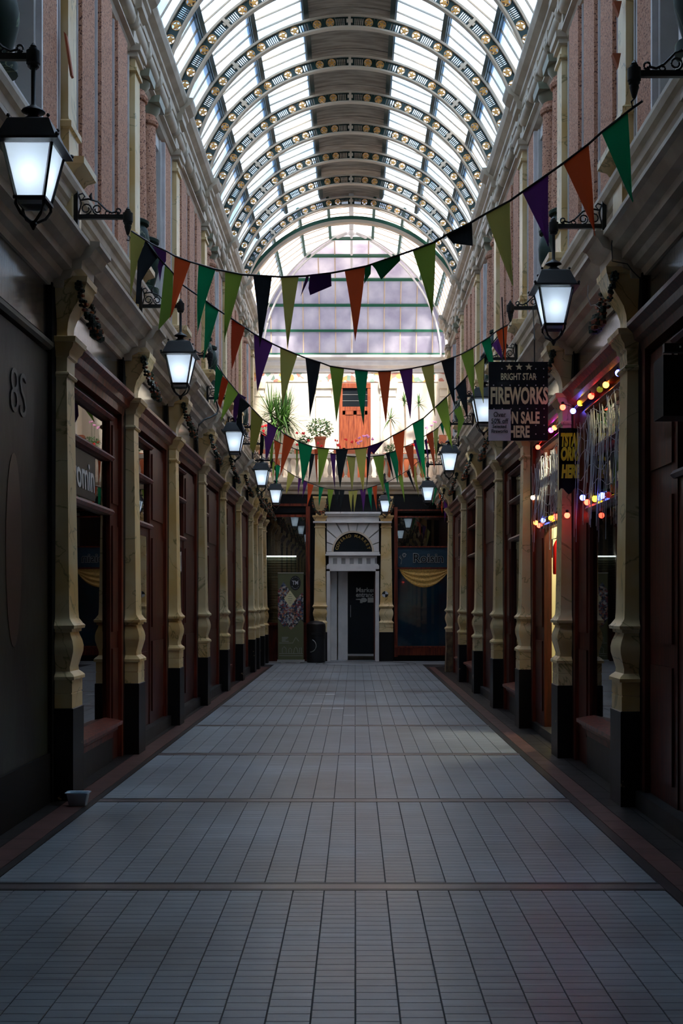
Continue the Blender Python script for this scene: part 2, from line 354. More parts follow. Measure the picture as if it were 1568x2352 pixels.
ob('crossing_paving', MB().box(-4.1,3.9,27.62,31,-.02,-.001), M['tile'], floor)

# ------------------------------------------------------------------ side walls, cornices, frieze
def build_wall(s):
    nm = SIDE[s]; F = PL if s < 0 else PR; yend = YE if s < 0 else YE
    W = ob('wall_'+nm, MB().box(*sorted((XS(s,-.42),XS(s,-.8))),-3,YC0,3.72,7.15).box(*sorted((XS(s,-.2),XS(s,-.8))),YC0,YE+.02,3.72,4.3), M['cream'], kind='structure')
    def P(prof, y0, y1, name, m, **k): return ob(name, MB().prism([(XS(s,d),z) for d,z in prof], y0, y1), m, W, smooth=False, **k)
    low = [(-.45,3.66),(-.11,3.66),(-.1,3.71),(-.05,3.73),(-.03,3.77),(.03,3.785),(.035,3.84),(.09,3.865),(.1,3.88),(.13,3.93),(.16,3.945),(.16,3.975),(-.45,4.03)]
    P(low, -3, YE-.1, 'main_cornice', M['cream'])
    P([(-.45,4.0),(-.04,4.0),(-.04,4.26),(-.45,4.26)], -3, YE-.1, 'parapet_band', M['cream'])
    P([(-.45,4.24),(-.02,4.24),(-.01,4.27),(.01,4.29),(.02,4.34),(.045,4.36),(.06,4.4),(.06,4.43),(-.45,4.47)], -3, YC0, 'sill_cornice', M['cream'])
    P([(-.45,6.5),(-.12,6.5),(-.12,6.53),(-.06,6.54),(-.04,6.58),(.0,6.6),(.0,6.62),(-.45,6.63)], -3, YC0, 'architrave', M['cream'])
    P([(-.45,6.62),(-.14,6.62),(-.14,6.9),(-.45,6.9)], -3, YC0, 'majolica_frieze', M['frieze'])
    top = [(-.45,6.9),(-.05,6.9),(-.05,6.93),(.0,6.95),(.0,7.02),(.03,7.04),(.03,7.08),(.09,7.12),(.12,7.17),(.12,7.2),(-.75,7.24)]
    P(top, -3, YC0, 'roof_cornice', M['cream'])
    for i,y in enumerate(F):
        yc = y+.15
        if yc > YC0: 
            P([(d+.07,z) if d > -.4 else (d,z) for d,z in low], yc-.2, yc+.2, 'cornice_break', M['cream']); continue
        P([(d+.07,z) if d > -.4 else (d,z) for d,z in low], yc-.2, yc+.2, 'cornice_break', M['cream'])
        P([(d+.06,z) if d > -.4 else (d,z) for d,z in top], yc-.17, yc+.17, 'cornice_break', M['cream'])
        P([(-.3,6.6),(.02,6.6),(.03,6.62),(-.02,6.64),(-.02,6.88),(-.3,6.9)], yc-.14, yc+.14, 'frieze_block', M['cream'])
    # rolls and modillions under the roof cornice
    roll = MB().lathe([(.045,-.3),(.062,-.27),(.07,-.2),(.07,.1),(.064,.18),(.045,.24),(.075,.25),(.085,.29),(.075,.32),(.045,.33)], n=12)
    roll.v = [(x,z,y) for x,y,z in roll.v]
    rm = mesh('corbel_roll', roll, M['cream'])
    mod = mesh('modillion', MB().box(-.16,.05,-.04,.04,-.02,.1), M['cream'])
    y = F[0]-.9
    while y < YC0-.4:
        if y > 7:
            for me,nmn,d in ((rm,'corbel_roll',-.045),(mod,'modillion',-.03)):
                o = bpy.data.objects.new(nmn, me); COL.objects.link(o); o.parent = W; o.location = (XS(s,d), y+(.29 if me is mod else 0), 6.83); o.rotation_euler = (0,0,0 if s < 0 else pi)
        y += .66
    return W
WL = build_wall(-1); WR = build_wall(1)

# ------------------------------------------------------------------ pilasters
def rep(L): return L
SH = [(.66,.165,.025),(.76,.165,.025),(.762,.16,.02),(.77,.16,.02),(.772,.165,.025),(.86,.165,.025),(.862,.178,.042),(.885,.178,.042),(.9,.16,.03),(.92,.14,.005),
      (.95,.138,.002),(1.0,.15,.016),(1.06,.166,.032),(1.1,.168,.034),(1.14,.16,.026),(1.18,.145,.01),(1.2,.14,.004),(1.205,.155,.02),(1.225,.158,.022),(1.228,.178,.04),(1.25,.18,.044),(1.262,.17,.03),(1.3,.15,.004),(1.36,.145,.0),
      (3.03,.118,-.024),(3.035,.13,-.01),(3.05,.136,-.002),(3.065,.13,-.01),(3.07,.118,-.022),(3.17,.118,-.02),(3.18,.13,-.004),(3.21,.135,.0),(3.24,.155,.025),(3.27,.165,.036),(3.275,.178,.05),(3.31,.182,.054),(3.315,.17,.04)]
CON = [(3.31,.105,-.02),(3.36,.1,-.025),(3.42,.1,-.02),(3.48,.112,.0),(3.54,.13,.04),(3.6,.145,.085),(3.65,.15,.11),(3.69,.145,.12),(3.7,.165,.13),(3.74,.168,.135)]
def gar(mbs, mbb, n, scale=1):
    random.seed(5)
    pts = []
    for t in range(31):
        u = -1+2*t/30; a = u*pi/2
        y = .17*sin(a); d = .075+.09*cos(a); z = 3.66-.3*cos(a)**.8 if cos(a) > 0 else 3.66
        pts.append(Vector((d,y,z)))
    for p in pts:
        q = 1-abs(p.y)/.17
        for k in range(n):
            r = random.uniform(.012,.022)*(1+.7*q)
            c = p+Vector((random.uniform(-.012,.02),random.uniform(-.015,.015),random.uniform(-.022,.022)))*(1+q*.6)
            (mbb if random.random() < .1+.45*q else mbs).ball(c, r, 5, 3, (1,1,.8))
    for k in (-1,1):
        for a in range(7): mbs.ball((.075+.02*cos(a*.9),k*.175,3.67+.028*sin(a*.9)), .014, 5, 3)
def make_pil(name, zs=1.0):
    t = empty(name)
    S = lambda L: [(z*zs,h,d) for z,h,d in L]
    pl = mesh('plinth', MB().rects(S([(0,.172,.034),(.655,.172,.034),(.66,.165,.028)]), -.3), M['blackpaint'], smooth=False)
    ob('plinth', pl, None, t); ob('shaft', mesh('shaft', MB().rects(S(SH), -.3), M['marble']), None, t)
    ob('console', mesh('console', MB().rects(S(CON), -.3), M['marble']), None, t)
    ob('side_board', mesh('side_board', MB().box(-.22,-.1,-.235,.235,0,3.68*zs), M['blackgap']), None, t)
    a = MB(); b = MB(); gar(a, b, 4)
    if zs != 1: 
        for q in (a,b): q.v = [(x,y,z*zs) for x,y,z in q.v]
    g = ob('garland', mesh('garland', a, M['garland']), None, t, kind='stuff'); ob('fruit', mesh('fruit', b, M['berry']), None, g, kind='stuff')
    return t
pil0 = make_pil('pilaster')
first = True
for s,F in ((-1,PL),(1,PR)):
    for i,y in enumerate(F):
        if i == 0: continue
        lab = '%s cream marbled shop pilaster from the camera along the %s wall' % (ORD[i-1], SIDE[s])
        loc = (XS(s,0), y+.15, 0); rz = 0 if s < 0 else pi
        if first: pil0.location = loc; setp(pil0, label=lab, cat='pillar', group='ground floor shop pilasters'); first = False; p = pil0
        else: p = dup(pil0, loc, rz, label=lab, cat='pillar', group='ground floor shop pilasters')
        if s > 0 and i == 7:
            p['label'] = 'farthest pilaster on the right wall, its base worn down to brown stone'
            for c in p.children:
                if c.name.startswith('plinth'):
                    c.data = mesh('plinth', MB().rects([(0,.18,.04),(.3,.165,.03),(.5,.16,.02),(.75,.17,.03),(.87,.16,.02)], -.3), M['stone'])
                    c['label'] = 'worn brown stone plinth'
for s,F in ((-1,PL),(1,PR)):
    dup(pil0, (XS(s,0),F[0]+.15,0), 0 if s < 0 else pi, label='cream marbled pilaster beside the photographer, before the nearest %s shopfront' % SIDE[s], cat='pillar', group='ground floor shop pilasters')
mpl = make_pil('pilaster', 1.05)
# ------------------------------------------------------------------ upper storey
def make_up(): 
    t = empty('upper_pilaster')
    ob('pedestal', mesh('pedestal', MB().rects([(4.0,.15,.02),(4.46,.15,.02),(4.47,.165,.04),(4.5,.175,.06),(4.53,.21,.12),(4.58,.21,.12),(4.6,.15,.0),(4.8,.15,.0),(4.81,.165,.02),(4.85,.165,.02),(4.87,.14,-.0)], -.3), M['marble']), None, t)
    ob('shaft', mesh('shaft', MB().rects([(4.85,.14,.0),(4.9,.13,-.01),(6.36,.125,-.012),(6.37,.15,.01),(6.4,.15,.01),(6.41,.125,-.01),(6.5,.125,-.01)], -.3), M['marble']), None, t)
    ob('capital', mesh('capital', MB().rects([(6.49,.13,.0),(6.5,.15,.02),(6.54,.15,.02),(6.55,.17,.045),(6.6,.175,.05),(6.61,.14,0)], -.3), M['cream']), None, t)
    return t
up0 = make_up(); first = True
for s,F in ((-1,PL),(1,PR)):
    for i,y in enumerate(F):
        if y > YC0-.5 or i == 0: continue
        lab = '%s upper storey marbled pilaster from the camera, %s side, above the cornice' % (ORD[i-1], SIDE[s])
        loc = (XS(s,0), y+.15, 0); rz = 0 if s < 0 else pi
        if first: up0.location = loc; setp(up0, label=lab, cat='pillar', group='upper storey pilasters'); first = False
        else: dup(up0, loc, rz, label=lab, cat='pillar', group='upper storey pilasters')
# window bays: type A three flat granite strips, type B two round granite columns on green urns
def bay_parts(kind, L):
    """local frame: x towards the aisle, y along the wall from the near pilaster centre to the far one"""
    out = []
    a, b = .15, L-.15
    if kind == 'A':
        g = (b-a-3*.44)/4; ys = [a+g*(k+1)+.44*k for k in range(3)]
        m = MB()
        for y in ys: out.append(('granite_panel', MB().rects([(4.42,.22,-.03),(6.5,.22,-.03)], -.4, 0, y+.22), M['granite'], False))
        gaps = [(a,ys[0])]+[(ys[k]+.44,ys[k+1]) for k in range(2)]+[(ys[2]+.44,b)]
    else:
        g = (b-a-.42)/4; c1 = a+.36; c2 = b-1.15; ys = [c1,c1+.62]
        for y in ys:
            out.append(('column', MB().lathe([(.13,5.16),(.128,5.2),(.115,6.33),(.135,6.34),(.145,6.37),(.135,6.4),(.115,6.41),(.115,6.46)], (-.14,y,0), 18), M['granite'], True))
            out.append(('urn_base', MB().lathe([(.15,4.6),(.15,4.66),(.1,4.68),(.12,4.75),(.155,4.88),(.16,4.98),(.14,5.08),(.11,5.12),(.15,5.13),(.155,5.16),(.12,5.18)], (-.14,y,0), 18), M['greenmarble'], True))
            out.append(('column_capital', MB().lathe([(.115,6.44),(.13,6.46),(.16,6.5),(.165,6.53),(.14,6.55)], (-.14,y,0), 18).rects([(6.53,.17,.04),(6.6,.17,.05)], -.3, 0, y), M['olive'], True))
        out.append(('granite_panel', MB().rects([(4.42,.19,-.06),(6.5,.19,-.06)], -.4, 0, b-.3), M['granite'], False))
        out.append(('granite_panel', MB().rects([(4.42,.1,-.06),(6.5,.1,-.06)], -.4, 0, a+.1), M['granite'], False))
        gaps = [(a+.2,c1-.16),(c1-.16,c1+.62+.16),(c1+.78,b-.49),(b-.11,b)]
    fr = MB(); gl = MB(); wh = MB()
    for g0,g1 in gaps:
        wdt = g1-g0
        fr.box(-.4,-.06,g0,g0+.035,4.42,6.5).box(-.4,-.06,g1-.035,g1,4.42,6.5)
        wh.box(-.4,-.1,g0+.035,g0+.085,4.42,6.5).box(-.4,-.1,g1-.085,g1-.035,4.42,6.5).box(-.4,-.12,g0+.08,g1-.08,4.42,4.72).box(-.4,-.12,g0+.08,g1-.08,6.38,6.5).box(-.4,-.2,g0+.08,g1-.08,5.5,5.56)
        gl.box(-.3,-.29,g0+.08,g1-.08,4.7,6.4)
    out.append(('window_surround', fr, M['lilac'], False)); out.append(('window_frame', wh, M['white'], False)); out.append(('glass', gl, M['plainglass'], False))
    return out
CACHE = {}
wn = 0
for s,F in ((-1,PL),(1,PR)):
    for i in range(0, len(F)-1):
        if F[i+1] > YC0 or i == 0 and False: continue
        y0 = F[i]+.15; L = F[i+1]-F[i]; kind = 'B' if i % 2 == 0 else 'A'
        wn += 1
        # (the right side mirrors by rotating, so its bay starts at the far pilaster)
        loc = (XS(s,0), y0 if s < 0 else y0+L, 0)
        t = empty('window_%d' % wn, loc, kind='structure'); t.rotation_euler = (0,0,0 if s < 0 else pi)
        key = (kind, round(L,1), s)
        if key not in CACHE:
            bp = bay_parts(kind, L)
            if s > 0:
                for q in bp: q[1].v = [(x,L-y,z) for x,y,z in q[1].v]
                for q in bp: q[1].v = [(x,L-(L-y) if False else y,z) for x,y,z in q[1].v]
            CACHE[key] = [(n_, mesh(n_, m_, mt, sm)) for n_,m_,mt,sm in bp]
        for n_,me in CACHE[key]:
            o = bpy.data.objects.new(n_, me); COL.objects.link(o); o.parent = t
# ------------------------------------------------------------------ vault ribs
ZC, RI, RO = H+6.03, 2.30, 2.44
RIBY = [25.57-1.32*k for k in range(11)]
def pol(r, a): return (CX+r*sin(a), ZC+r*cos(a))
SLOT = [(1.6,5.0,5),(14.4,17.9,4),(26,30.2,6),(39,42.4,5),(45,48.4,5),(57.3,61,6),(70.5,74,4)]
STAR = [6.8,11.4,19.6,24.0,32.6,37,50.6,55,63.4,67.9,77]
def web():
    b = bmesh.new(); T = .02
    def face(pts): b.faces.new([b.verts.new((x,0,z)) for x,z in pts])
    segs = []
    for s in (1,-1):
        items = [(a,c,'slot',n) for a,c,n in SLOT]+[(st-1.75,st+1.75,'hole',0) for st in STAR]
        items.sort(); cur = 0
        full = []
        for a,c,k,n in items:
            if a > cur: full.append((cur,a,'solid',0))
            full.append((a,c,k,n)); cur = c
        full.append((cur,86,'solid',0))
        for a,c,k,n in full:
            if k == 'solid':
                m = max(1,int((c-a)/2.5+.5))
                for j in range(m):
                    p,q = R(s*(a+(c-a)*j/m)), R(s*(a+(c-a)*(j+1)/m)); face([pol(RI,p),pol(RI,q),pol(RO,q),pol(RO,p)])
            elif k == 'slot':
                wv = (c-a)/n; r1,r2 = RI+.02, RO-.02
                for j in range(n):
                    e0,e3 = a+wv*j, a+wv*(j+1); e1,e2 = e0+wv*.24, e3-wv*.24
                    E = [R(s*e) for e in (e0,e1,e2,e3)]
                    face([pol(RI,E[0]),pol(RI,E[1]),pol(RO,E[1]),pol(RO,E[0])]); face([pol(RI,E[2]),pol(RI,E[3]),pol(RO,E[3]),pol(RO,E[2])])
                    face([pol(RI,E[1]),pol(RI,E[2]),pol(r1,E[2]),pol(r1,E[1])]); face([pol(r2,E[1]),pol(r2,E[2]),pol(RO,E[2]),pol(RO,E[1])])
            else:
                ac = R(s*(a+c)/2); cc = pol((RI+RO)/2, ac); hr = .058
                u = (cos(ac),-sin(ac)); v = (sin(ac),cos(ac)); hw = (RI+RO)/2*R(c-a)/2; hh = (RO-RI)/2; N = 16
                def at(p,q): return (cc[0]+u[0]*p+v[0]*q, cc[1]+u[1]*p+v[1]*q)
                ring = []
                for j in range(N):
                    t = 2*pi*j/N; cx_,sx_ = cos(t),sin(t); k2 = min(hw/abs(cx_) if abs(cx_) > 1e-6 else 9, hh/abs(sx_) if abs(sx_) > 1e-6 else 9)
                    ring.append((at(hr*cx_,hr*sx_), at(k2*cx_,k2*sx_)))
                for j in range(N):
                    A,B = ring[j],ring[(j+1)%N]; face([A[0],B[0],B[1],A[1]])
    bmesh.ops.remove_doubles(b, verts=b.verts, dist=.0002)
    g = bmesh.ops.extrude_face_region(b, geom=b.faces[:]); 
    for v in g['geom']:
        if isinstance(v, bmesh.types.BMVert): v.co.y += T
    bmesh.ops.recalc_face_normals(b, faces=b.faces)
    me = bpy.data.meshes.new('web'); b.to_mesh(me); b.free(); me.materials.append(M['ribgreen']); return me
def arcband(r0, r1, y0, y1, a0=-86, a1=86, n=64, cx=CX, cz=ZC):
    mb = MB(); rg = []
    for i in range(n+1):
        a = R(a0+(a1-a0)*i/n); p = (cx+r0*sin(a), cz+r0*cos(a)); q = (cx+r1*sin(a), cz+r1*cos(a))
        rg.append([(p[0],y0,p[1]),(q[0],y0,q[1]),(q[0],y1,q[1]),(p[0],y1,p[1])])
    return mb.loft(rg)
webm = web()
flI = mesh('lower_flange', arcband(RI-.025,RI,-.035,.055), M['ribcream']); flO = mesh('upper_flange', arcband(RO,RO+.03,-.03,.05), M['ribcream'])
def starm():
    mb = MB(); pts = []
    for k in range(10):
        r = .058 if k % 2 == 0 else .022; a = pi/2+k*pi/5; pts.append((r*cos(a),-.004,r*sin(a)))
    mb.poly(pts, (0,.028,0)); mb2 = [( .017*cos(t*pi/5), -.008, .017*sin(t*pi/5)) for t in range(10)]; mb.poly(mb2, (0,.036,0))
    mb.loft([[(r*cos(t*pi/8),y,r*sin(t*pi/8)) for t in range(16)] for r,y in ((.055,-.006),(.062,-.006),(.062,.024),(.055,.024),(.055,-.006))], cap=False)
    return mesh('rosette', mb, M['gold'], smooth=False)
stm = starm()
def block(a):
    mb = MB(); u = Vector((cos(a),0,-sin(a))); v = Vector((sin(a),0,cos(a))); c = Vector((CX,0,ZC))+v*((RI+RO)/2)
    for p0,p1,q0,q1,y0 in ((-.02,.02,-.1,.1,-.03),(-.045,.045,-.018,.03,-.025)):
        mb.poly([tuple(c+u*p+v*q+Vector((0,y0,0))) for p,q in ((p0,q0),(p1,q0),(p1,q1),(p0,q1))], (0,.07,0))
    return mb
blk = mesh('joint_block', (lambda m: (m.v.extend([]), m)[1])(block(0)), M['ribcream'], smooth=False)
blks = [blk, mesh('joint_block', block(R(43.7)), M['ribcream'], smooth=False), mesh('joint_block', block(R(-43.7)), M['ribcream'], smooth=False)]
rib0 = empty('vault_rib')
ob('pierced_web', webm, None, rib0); ob('lower_flange', flI, None, rib0); ob('upper_flange', flO, None, rib0)
for bmesh_ in blks: ob('joint_block', bmesh_, None, rib0)
for s in (1,-1):
    for a in STAR:
        x,z = pol((RI+RO)/2, R(s*a)); o = ob('rosette', stm, None, rib0); o.location = (x,0,z); o.rotation_euler = (0,R(s*a)+(.3 if a in (11.4,32.6,50.6) else 0),0)
nr = len(RIBY)
for k,y in enumerate(reversed(RIBY)):
    lab = '%s pierced green vault rib with gilt rosettes, counting from the camera' % ORD[k]
    if k == nr-1: lab = 'pierced green vault rib with gilt rosettes nearest the crossing, beyond all others'
    if k == 0: rib0.location = (0,y,0); setp(rib0, label=lab, cat='roof rib', group='pierced ribs of the glass vault')
    else: dup(rib0, (0,y,0), label=lab, cat='roof rib', group='pierced ribs of the glass vault')
# glazing between the ribs
PU = [14.5,32.6,50.6,67.5]; RG = 2.62; SP = 1.32
def q4(a0, a1, y0, y1, r, t, mb):
    p = [pol(r,a0),pol(r,a1),pol(r+t,a1),pol(r+t,a0)]
    return mb.prism(p, y0, y1)
npn = 4
def pane(a0,a1,j,m='frost'):
    y0 = SP*j/npn+.001; y1 = SP*(j+1)/npn-.001
    return mesh('glass_pane', q4(R(a0)+.0005*(1 if a1 > a0 else -1), R(a1)-.0005*(1 if a1 > a0 else -1), y0, y1, RG, .006, MB()), M[m], smooth=False)
strips = [(s*a,s*b) for s in (1,-1) for a,b in zip(PU,PU[1:]+[82])]
panes = [pane(a,b,j) for a,b in strips for j in range(npn)]
bars = [mesh('glazing_bar', q4(R(a),R(b), SP*j/npn-.009, SP*j/npn+.009, RG-.02, .035, MB()), M['ribcream'], smooth=False) for a,b in strips for j in range(0,npn+1)]
def purl(a, m='ribgreen', w=.035, r0=2.5, r1=2.66):
    mb = MB(); aa = R(a); u = Vector((cos(aa),0,-sin(aa))); v = Vector((sin(aa),0,cos(aa))); c = Vector((CX,0,ZC))
    mb.poly([tuple(c+u*p+v*q) for p,q in ((-w,r0),(w,r0),(w,r1),(-w,r1))], (0,SP,0))
    mb.poly([tuple(c+u*p+v*q) for p,q in ((-w-.012,r0+.03),(w+.012,r0+.03),(w+.012,r0+.045),(-w-.012,r0+.045))], (0,SP,0))
    return mesh('purlin', mb, M[m], smooth=False)
purls = [purl(s*a) for s in (1,-1) for a in PU]
band = MB(); 
for k in range(4):
    rg = []
    for i in range(13):
        a = R(-14.5+29*i/12); p = pol(2.58+.006*(k%2),a); q = pol(2.66,a); rg.append([(p[0],SP*k/4+.004,p[1]),(q[0],SP*k/4+.004,q[1]),(q[0],SP*(k+1)/4-.004,q[1]),(p[0],SP*(k+1)/4-.004,p[1])])
    band.loft(rg)
bandm = mesh('timber_boarding', band, M['timber'])
gut = [mesh('gutter_board', MB().box(*sorted((CX+s*2.55,CX+s*2.72)),0,SP,7.15,7.9), M['ribgreen'], smooth=False) for s in (1,-1)]
for k,y in enumerate(RIBY[1:]):
    c = empty('ceiling', (0,y,0), kind='structure')
    for me in panes+bars+purls+[bandm]+gut:
        o = bpy.data.objects.new(me.name.split('.')[0], me); COL.objects.link(o); o.parent = c
# the vault towards and behind the camera, outside the picture, in one piece
yv0, yv1 = -3.0, RIBY[-1]
c = empty('ceiling', (0,yv0,0), kind='structure')
a_ = MB(); b_ = MB(); d_ = MB()
YS0 = 6.0  # unseen vault short of this is boarded over, added to darken the foreground
for a,b in strips: q4(R(a),R(b),YS0,yv1,RG,.006,a_); q4(R(a),R(b),yv0,YS0,RG,.05,d_)
yy = yv1
while yy > yv0:
    for a,b in strips:
        for j in range(4): q4(R(a),R(b),yy-.33*j-.012,yy-.33*j+.012,RG-.03,.05,b_)
    for i in range(24): q4(R(-84+7*i),R(-84+7*i+7),yy-1.34,yy-1.28,RI-.02,.2,b_)
    yy -= 1.32
for s in (1,-1): d_.box(*sorted((CX+s*2.55,CX+s*2.72)),yv0,yv1,7.15,7.9)
for i in range(4): q4(R(-14.5+7.25*i),R(-14.5+7.25*i+7.25),yv0,yv1,2.6,.06,d_)
ob('glass_sheet', a_, M['frost'], c, smooth=False); ob('glazing_bars', b_, M['ribgreen'], c, smooth=False); ob('boarding', d_, M['timber'], c, smooth=False)

c = empty('ceiling', (0,25.57,0), kind='structure')
a_ = MB(); d_ = MB()
for a,b in strips: q4(R(a),R(b),.04,.46,RG,.006,a_)
for i in range(4): q4(R(-14.5+7.25*i),R(-14.5+7.25*i+7.25),0,.5,2.6,.06,d_)
for i in range(24): q4(R(-84+7*i),R(-84+7*i+7),.44,.5,2.56,.12,d_)
for nm_,mb_,mt_ in (('glass_sheet',a_,'frost'),('boarding',d_,'timber')): o = bpy.data.objects.new(nm_, mesh(nm_,mb_,M[mt_],smooth=False)); COL.objects.link(o); o.parent = c
# ------------------------------------------------------------------ groin vault over the crossing
YCC, RV, ZV = 27.9, 2.4, H+6.14
gv = empty('ceiling', (CX,YCC,0), kind='structure')
PH = [0,14,29,45,62,78,90]
def vp(kind, phi, u):       # kind far/near/left/right web; u in -1..1 between the groins
    c = RV*cos(R(phi)); z = ZV+RV*sin(R(phi))
    if kind == 'far': return Vector((CX+u*c, YCC+c, z))
    if kind == 'near': return Vector((CX+u*c, YCC-c, z))
    if kind == 'left': return Vector((CX-c, YCC+u*c, z))
    return Vector((CX+c, YCC+u*c, z))
def slab(P, off, mb): return mb.poly([tuple(p) for p in P], off)
YN = 25.62
for kind in ('far','left','right'):
    cen = {'far':(0,1,0),'near':(0,-1,0),'left':(-1,0,0),'right':(1,0,0)}[kind]
    bars_ = MB()
    for k in range(len(PH)-1):
        p0,p1 = PH[k],PH[k+1]; c0,c1 = RV*cos(R(p0)), RV*cos(R(p1)); st = .4
        n_ = Vector(cen)*cos(R((p0+p1)/2))+Vector((0,0,1))*sin(R((p0+p1)/2))
        i = -6
        while kind != 'far' and i < 6 or kind == 'far' and i < 6:
            xa,xb = i*st, (i+1)*st
            def cl(x,c): return max(-c,min(c,x))
            A = [(cl(xa,c0)/c0 if c0 > .001 else 0,p0),(cl(xb,c0)/c0 if c0 > .001 else 0,p0),(cl(xb,c1)/c1 if c1 > .001 else 0,p1),(cl(xa,c1)/c1 if c1 > .001 else 0,p1)]
            P = [vp(kind,ph,u) for u,ph in A]
            if kind != 'far':
                def yy_(x,c): return max(YN-YCC, min(c,x))
                P = [Vector((CX+(-1 if kind == 'left' else 1)*RV*cos(R(ph)), YCC+yy_(x,RV*cos(R(ph))), ZV+RV*sin(R(ph)))) for x,ph in ((xa,p0),(xb,p0),(xb,p1),(xa,p1))]
            if (P[0]-P[1]).length > .02:
                if (P[2]-P[3]).length < .02: P = P[:3]
                ob('glass_pane', slab(P, tuple(n_*.008), MB()), M['frost3' if kind == 'far' else 'frost2'], gv, smooth=False)
                if kind != 'far' and YN-YCC < xa < c1-.02: bars_.tube([P[0]-n_*.012, P[3]-n_*.012], .014, 4)
                elif kind == 'far' and abs(xa) < c1-.02: bars_.tube([vp(kind,p0,xa/c0)-n_*.012, vp(kind,p1,xa/c1)-n_*.012], .014, 4)
            i += 1
    if bars_.v: ob('glazing_bars', bars_, M['ribcream'], gv, smooth=False)
    for k,ph in enumerate(PH[:-1]):
        a,b = vp(kind,ph,-1),vp(kind,ph,1)
        if kind != 'far': a.y = YN
        n_ = Vector(cen)*cos(R(ph))+Vector((0,0,1))*sin(R(ph))
        d = (b-a).normalized(); t_ = n_.cross(d)
        pts = [a-n_*.06-t_*.03,a+n_*.02-t_*.03,a+n_*.02+t_*.03,a-n_*.06+t_*.03]
        ob('purlin', MB().poly([tuple(p) for p in pts], tuple(b-a)), M['green'], gv, smooth=False)
for sx in (-1,1):
    for sy in (1,):
        for off in (0,.16):
            pts = []
            for i in range(25):
                ph = 90*i/24; c_ = RV*cos(R(ph)); pts.append(Vector((CX+sx*max(0,c_-off*1.0), YCC+sy*c_, ZV+RV*sin(R(ph))))-Vector((sx*.03,sy*.05,.02)))
            if sy < 0 and off: continue
            ob('groin_rib', MB().tube(pts, .045 if not off else .028, 6), M['white'], gv)
ob('boss', MB().ball((CX,YCC,ZV+RV-.05),.12,10,6), M['white'], gv)
ob('ridge_beam', MB().box(CX-.05,CX+.05,YN,YCC,ZV+RV-.06,ZV+RV+.04), M['white'], gv)
ob('ridge_rib', MB().tube([(CX,YCC+RV*cos(R(p)),ZV+RV*sin(R(p))-.03) for p in range(0,91,6)], .03, 6), M['white'], gv)
t = empty('crossing_arch', (CX,25.95,0), label='plain green and cream arch band beyond the last pierced rib', cat='arch')
ob('green_band', arcband(2.5,2.58,25.9,26.0,-80,80,64,CX,H+5.62), M['green'], t); ob('cream_band', arcband(2.44,2.5,25.88,26.02,-80,80,64,CX,H+5.62), M['ribcream'], t)
# side walls of the crossing above the shops
for s in (-1,1):
    x0 = CX+s*(RV+.02); x1 = CX+s*(RV+.3)
    wv = ob('wall_crossing_'+SIDE[s], MB().box(*sorted((x0,x1)),YC0,YU,4.3,4.6).box(*sorted((x0,x1)),YC0,YU,7.05,ZV).box(*sorted((x0,x1)),YC0,YC0+.25,4.3,ZV).box(*sorted((x0,x1)),YU-.6,YU,4.3,ZV), M['wall'], kind='structure')
    for k in range(8):  # added glazing, all but out of view, lets light onto the end wall
        ya_,yb_ = YC0+.25+k*.49, YC0+.25+(k+1)*.49
        ob('glass_pane', MB().box(*sorted((x0+s*.1,x0+s*.108)),ya_+.02,yb_-.02,4.6,7.05), M['frost2'], wv); ob('glazing_bar', MB().box(*sorted((x0+s*.07,x0+s*.13)),yb_-.025,yb_+.025,4.6,7.05), M['white'], wv)
    ob('cornice', MB().prism([(x0,7.1),(x0-s*.06,7.12),(x0-s*.08,7.2),(x0-s*.16,7.26),(x0-s*.18,7.34),(x1,7.4)],YC0,YU), M['cream'], wv, smooth=False)
# ------------------------------------------------------------------ end wall
WF = ob('wall_far', MB().box(-2.75,2.6,YU,YU+.3,4.1,ZV).box(-4.2,4,YE+.75,YU+.3,-.1,4.12).box(-4.2,4,YE,YE+.8,4.05,4.14).box(-4.2,-2.2,YE+.02,YE+.8,0,4.1).box(2.25,4,YE+.02,YE+.8,0,4.1), M['wall'], kind='structure')
def E(x, y): return ((x-VX)*YE/FPX, H+(VY-y)*YE/FPX)
def U(x, y): return ((x-VX)*YU/FPX, H+(VY-y)*YU/FPX)
ob('cornice', MB().add(*(lambda m: (m.v, m.f))((lambda prof: (lambda mm: (setattr(mm,'v',[(y,x+YE,z) for x,y,z in mm.v]), mm)[1])(MB().prism(prof,-2.3,2.3)))([(0,3.98),(-.06,4.0),(-.08,4.06),(-.15,4.1),(-.2,4.16),(-.2,4.2),(-.26,4.26),(-.26,4.3),(.1,4.32)]))), M['cream'], WF, smooth=False)
ob('fascia', MB().box(-2.25,2.25,YE-.02,YE+.05,3.55,3.98), M['blackgap'], WF)
prof = [(0,7.1),(-.05,7.12),(-.07,7.2),(-.16,7.26),(-.2,7.34),(-.2,7.38),(-.3,7.44),(-.3,7.5),(0,7.54)]
mm = MB().prism(prof,-2.6,2.45); mm.v = [(y,x+YU,z) for x,y,z in mm.v]; ob('upper_cornice', mm, M['white'], WF, smooth=False)
ob('flowered_frieze', MB().box(-2.6,2.45,YU-.02,YU+.01,6.88,7.1), M['flowerfrieze'], WF)
for x in (-2.45,-.78,.82,2.3):
    ob('wall_pilaster', MB().rects([(4.2,.2,.06),(6.7,.19,.06),(6.71,.22,.1),(6.86,.24,.13),(6.88,.2,.08)], -.02).v and (lambda q: (setattr(q,'v',[(x+y,YU-d,z) for d,y,z in q.v]), q)[1])(MB().rects([(4.2,.2,.06),(6.5,.19,.06),(6.51,.2,.08),(6.54,.2,.08),(6.55,.19,.06),(6.7,.19,.06),(6.71,.22,.1),(6.86,.24,.13),(6.88,.2,.08)], -.02)), M['wall'], WF, smooth=False)
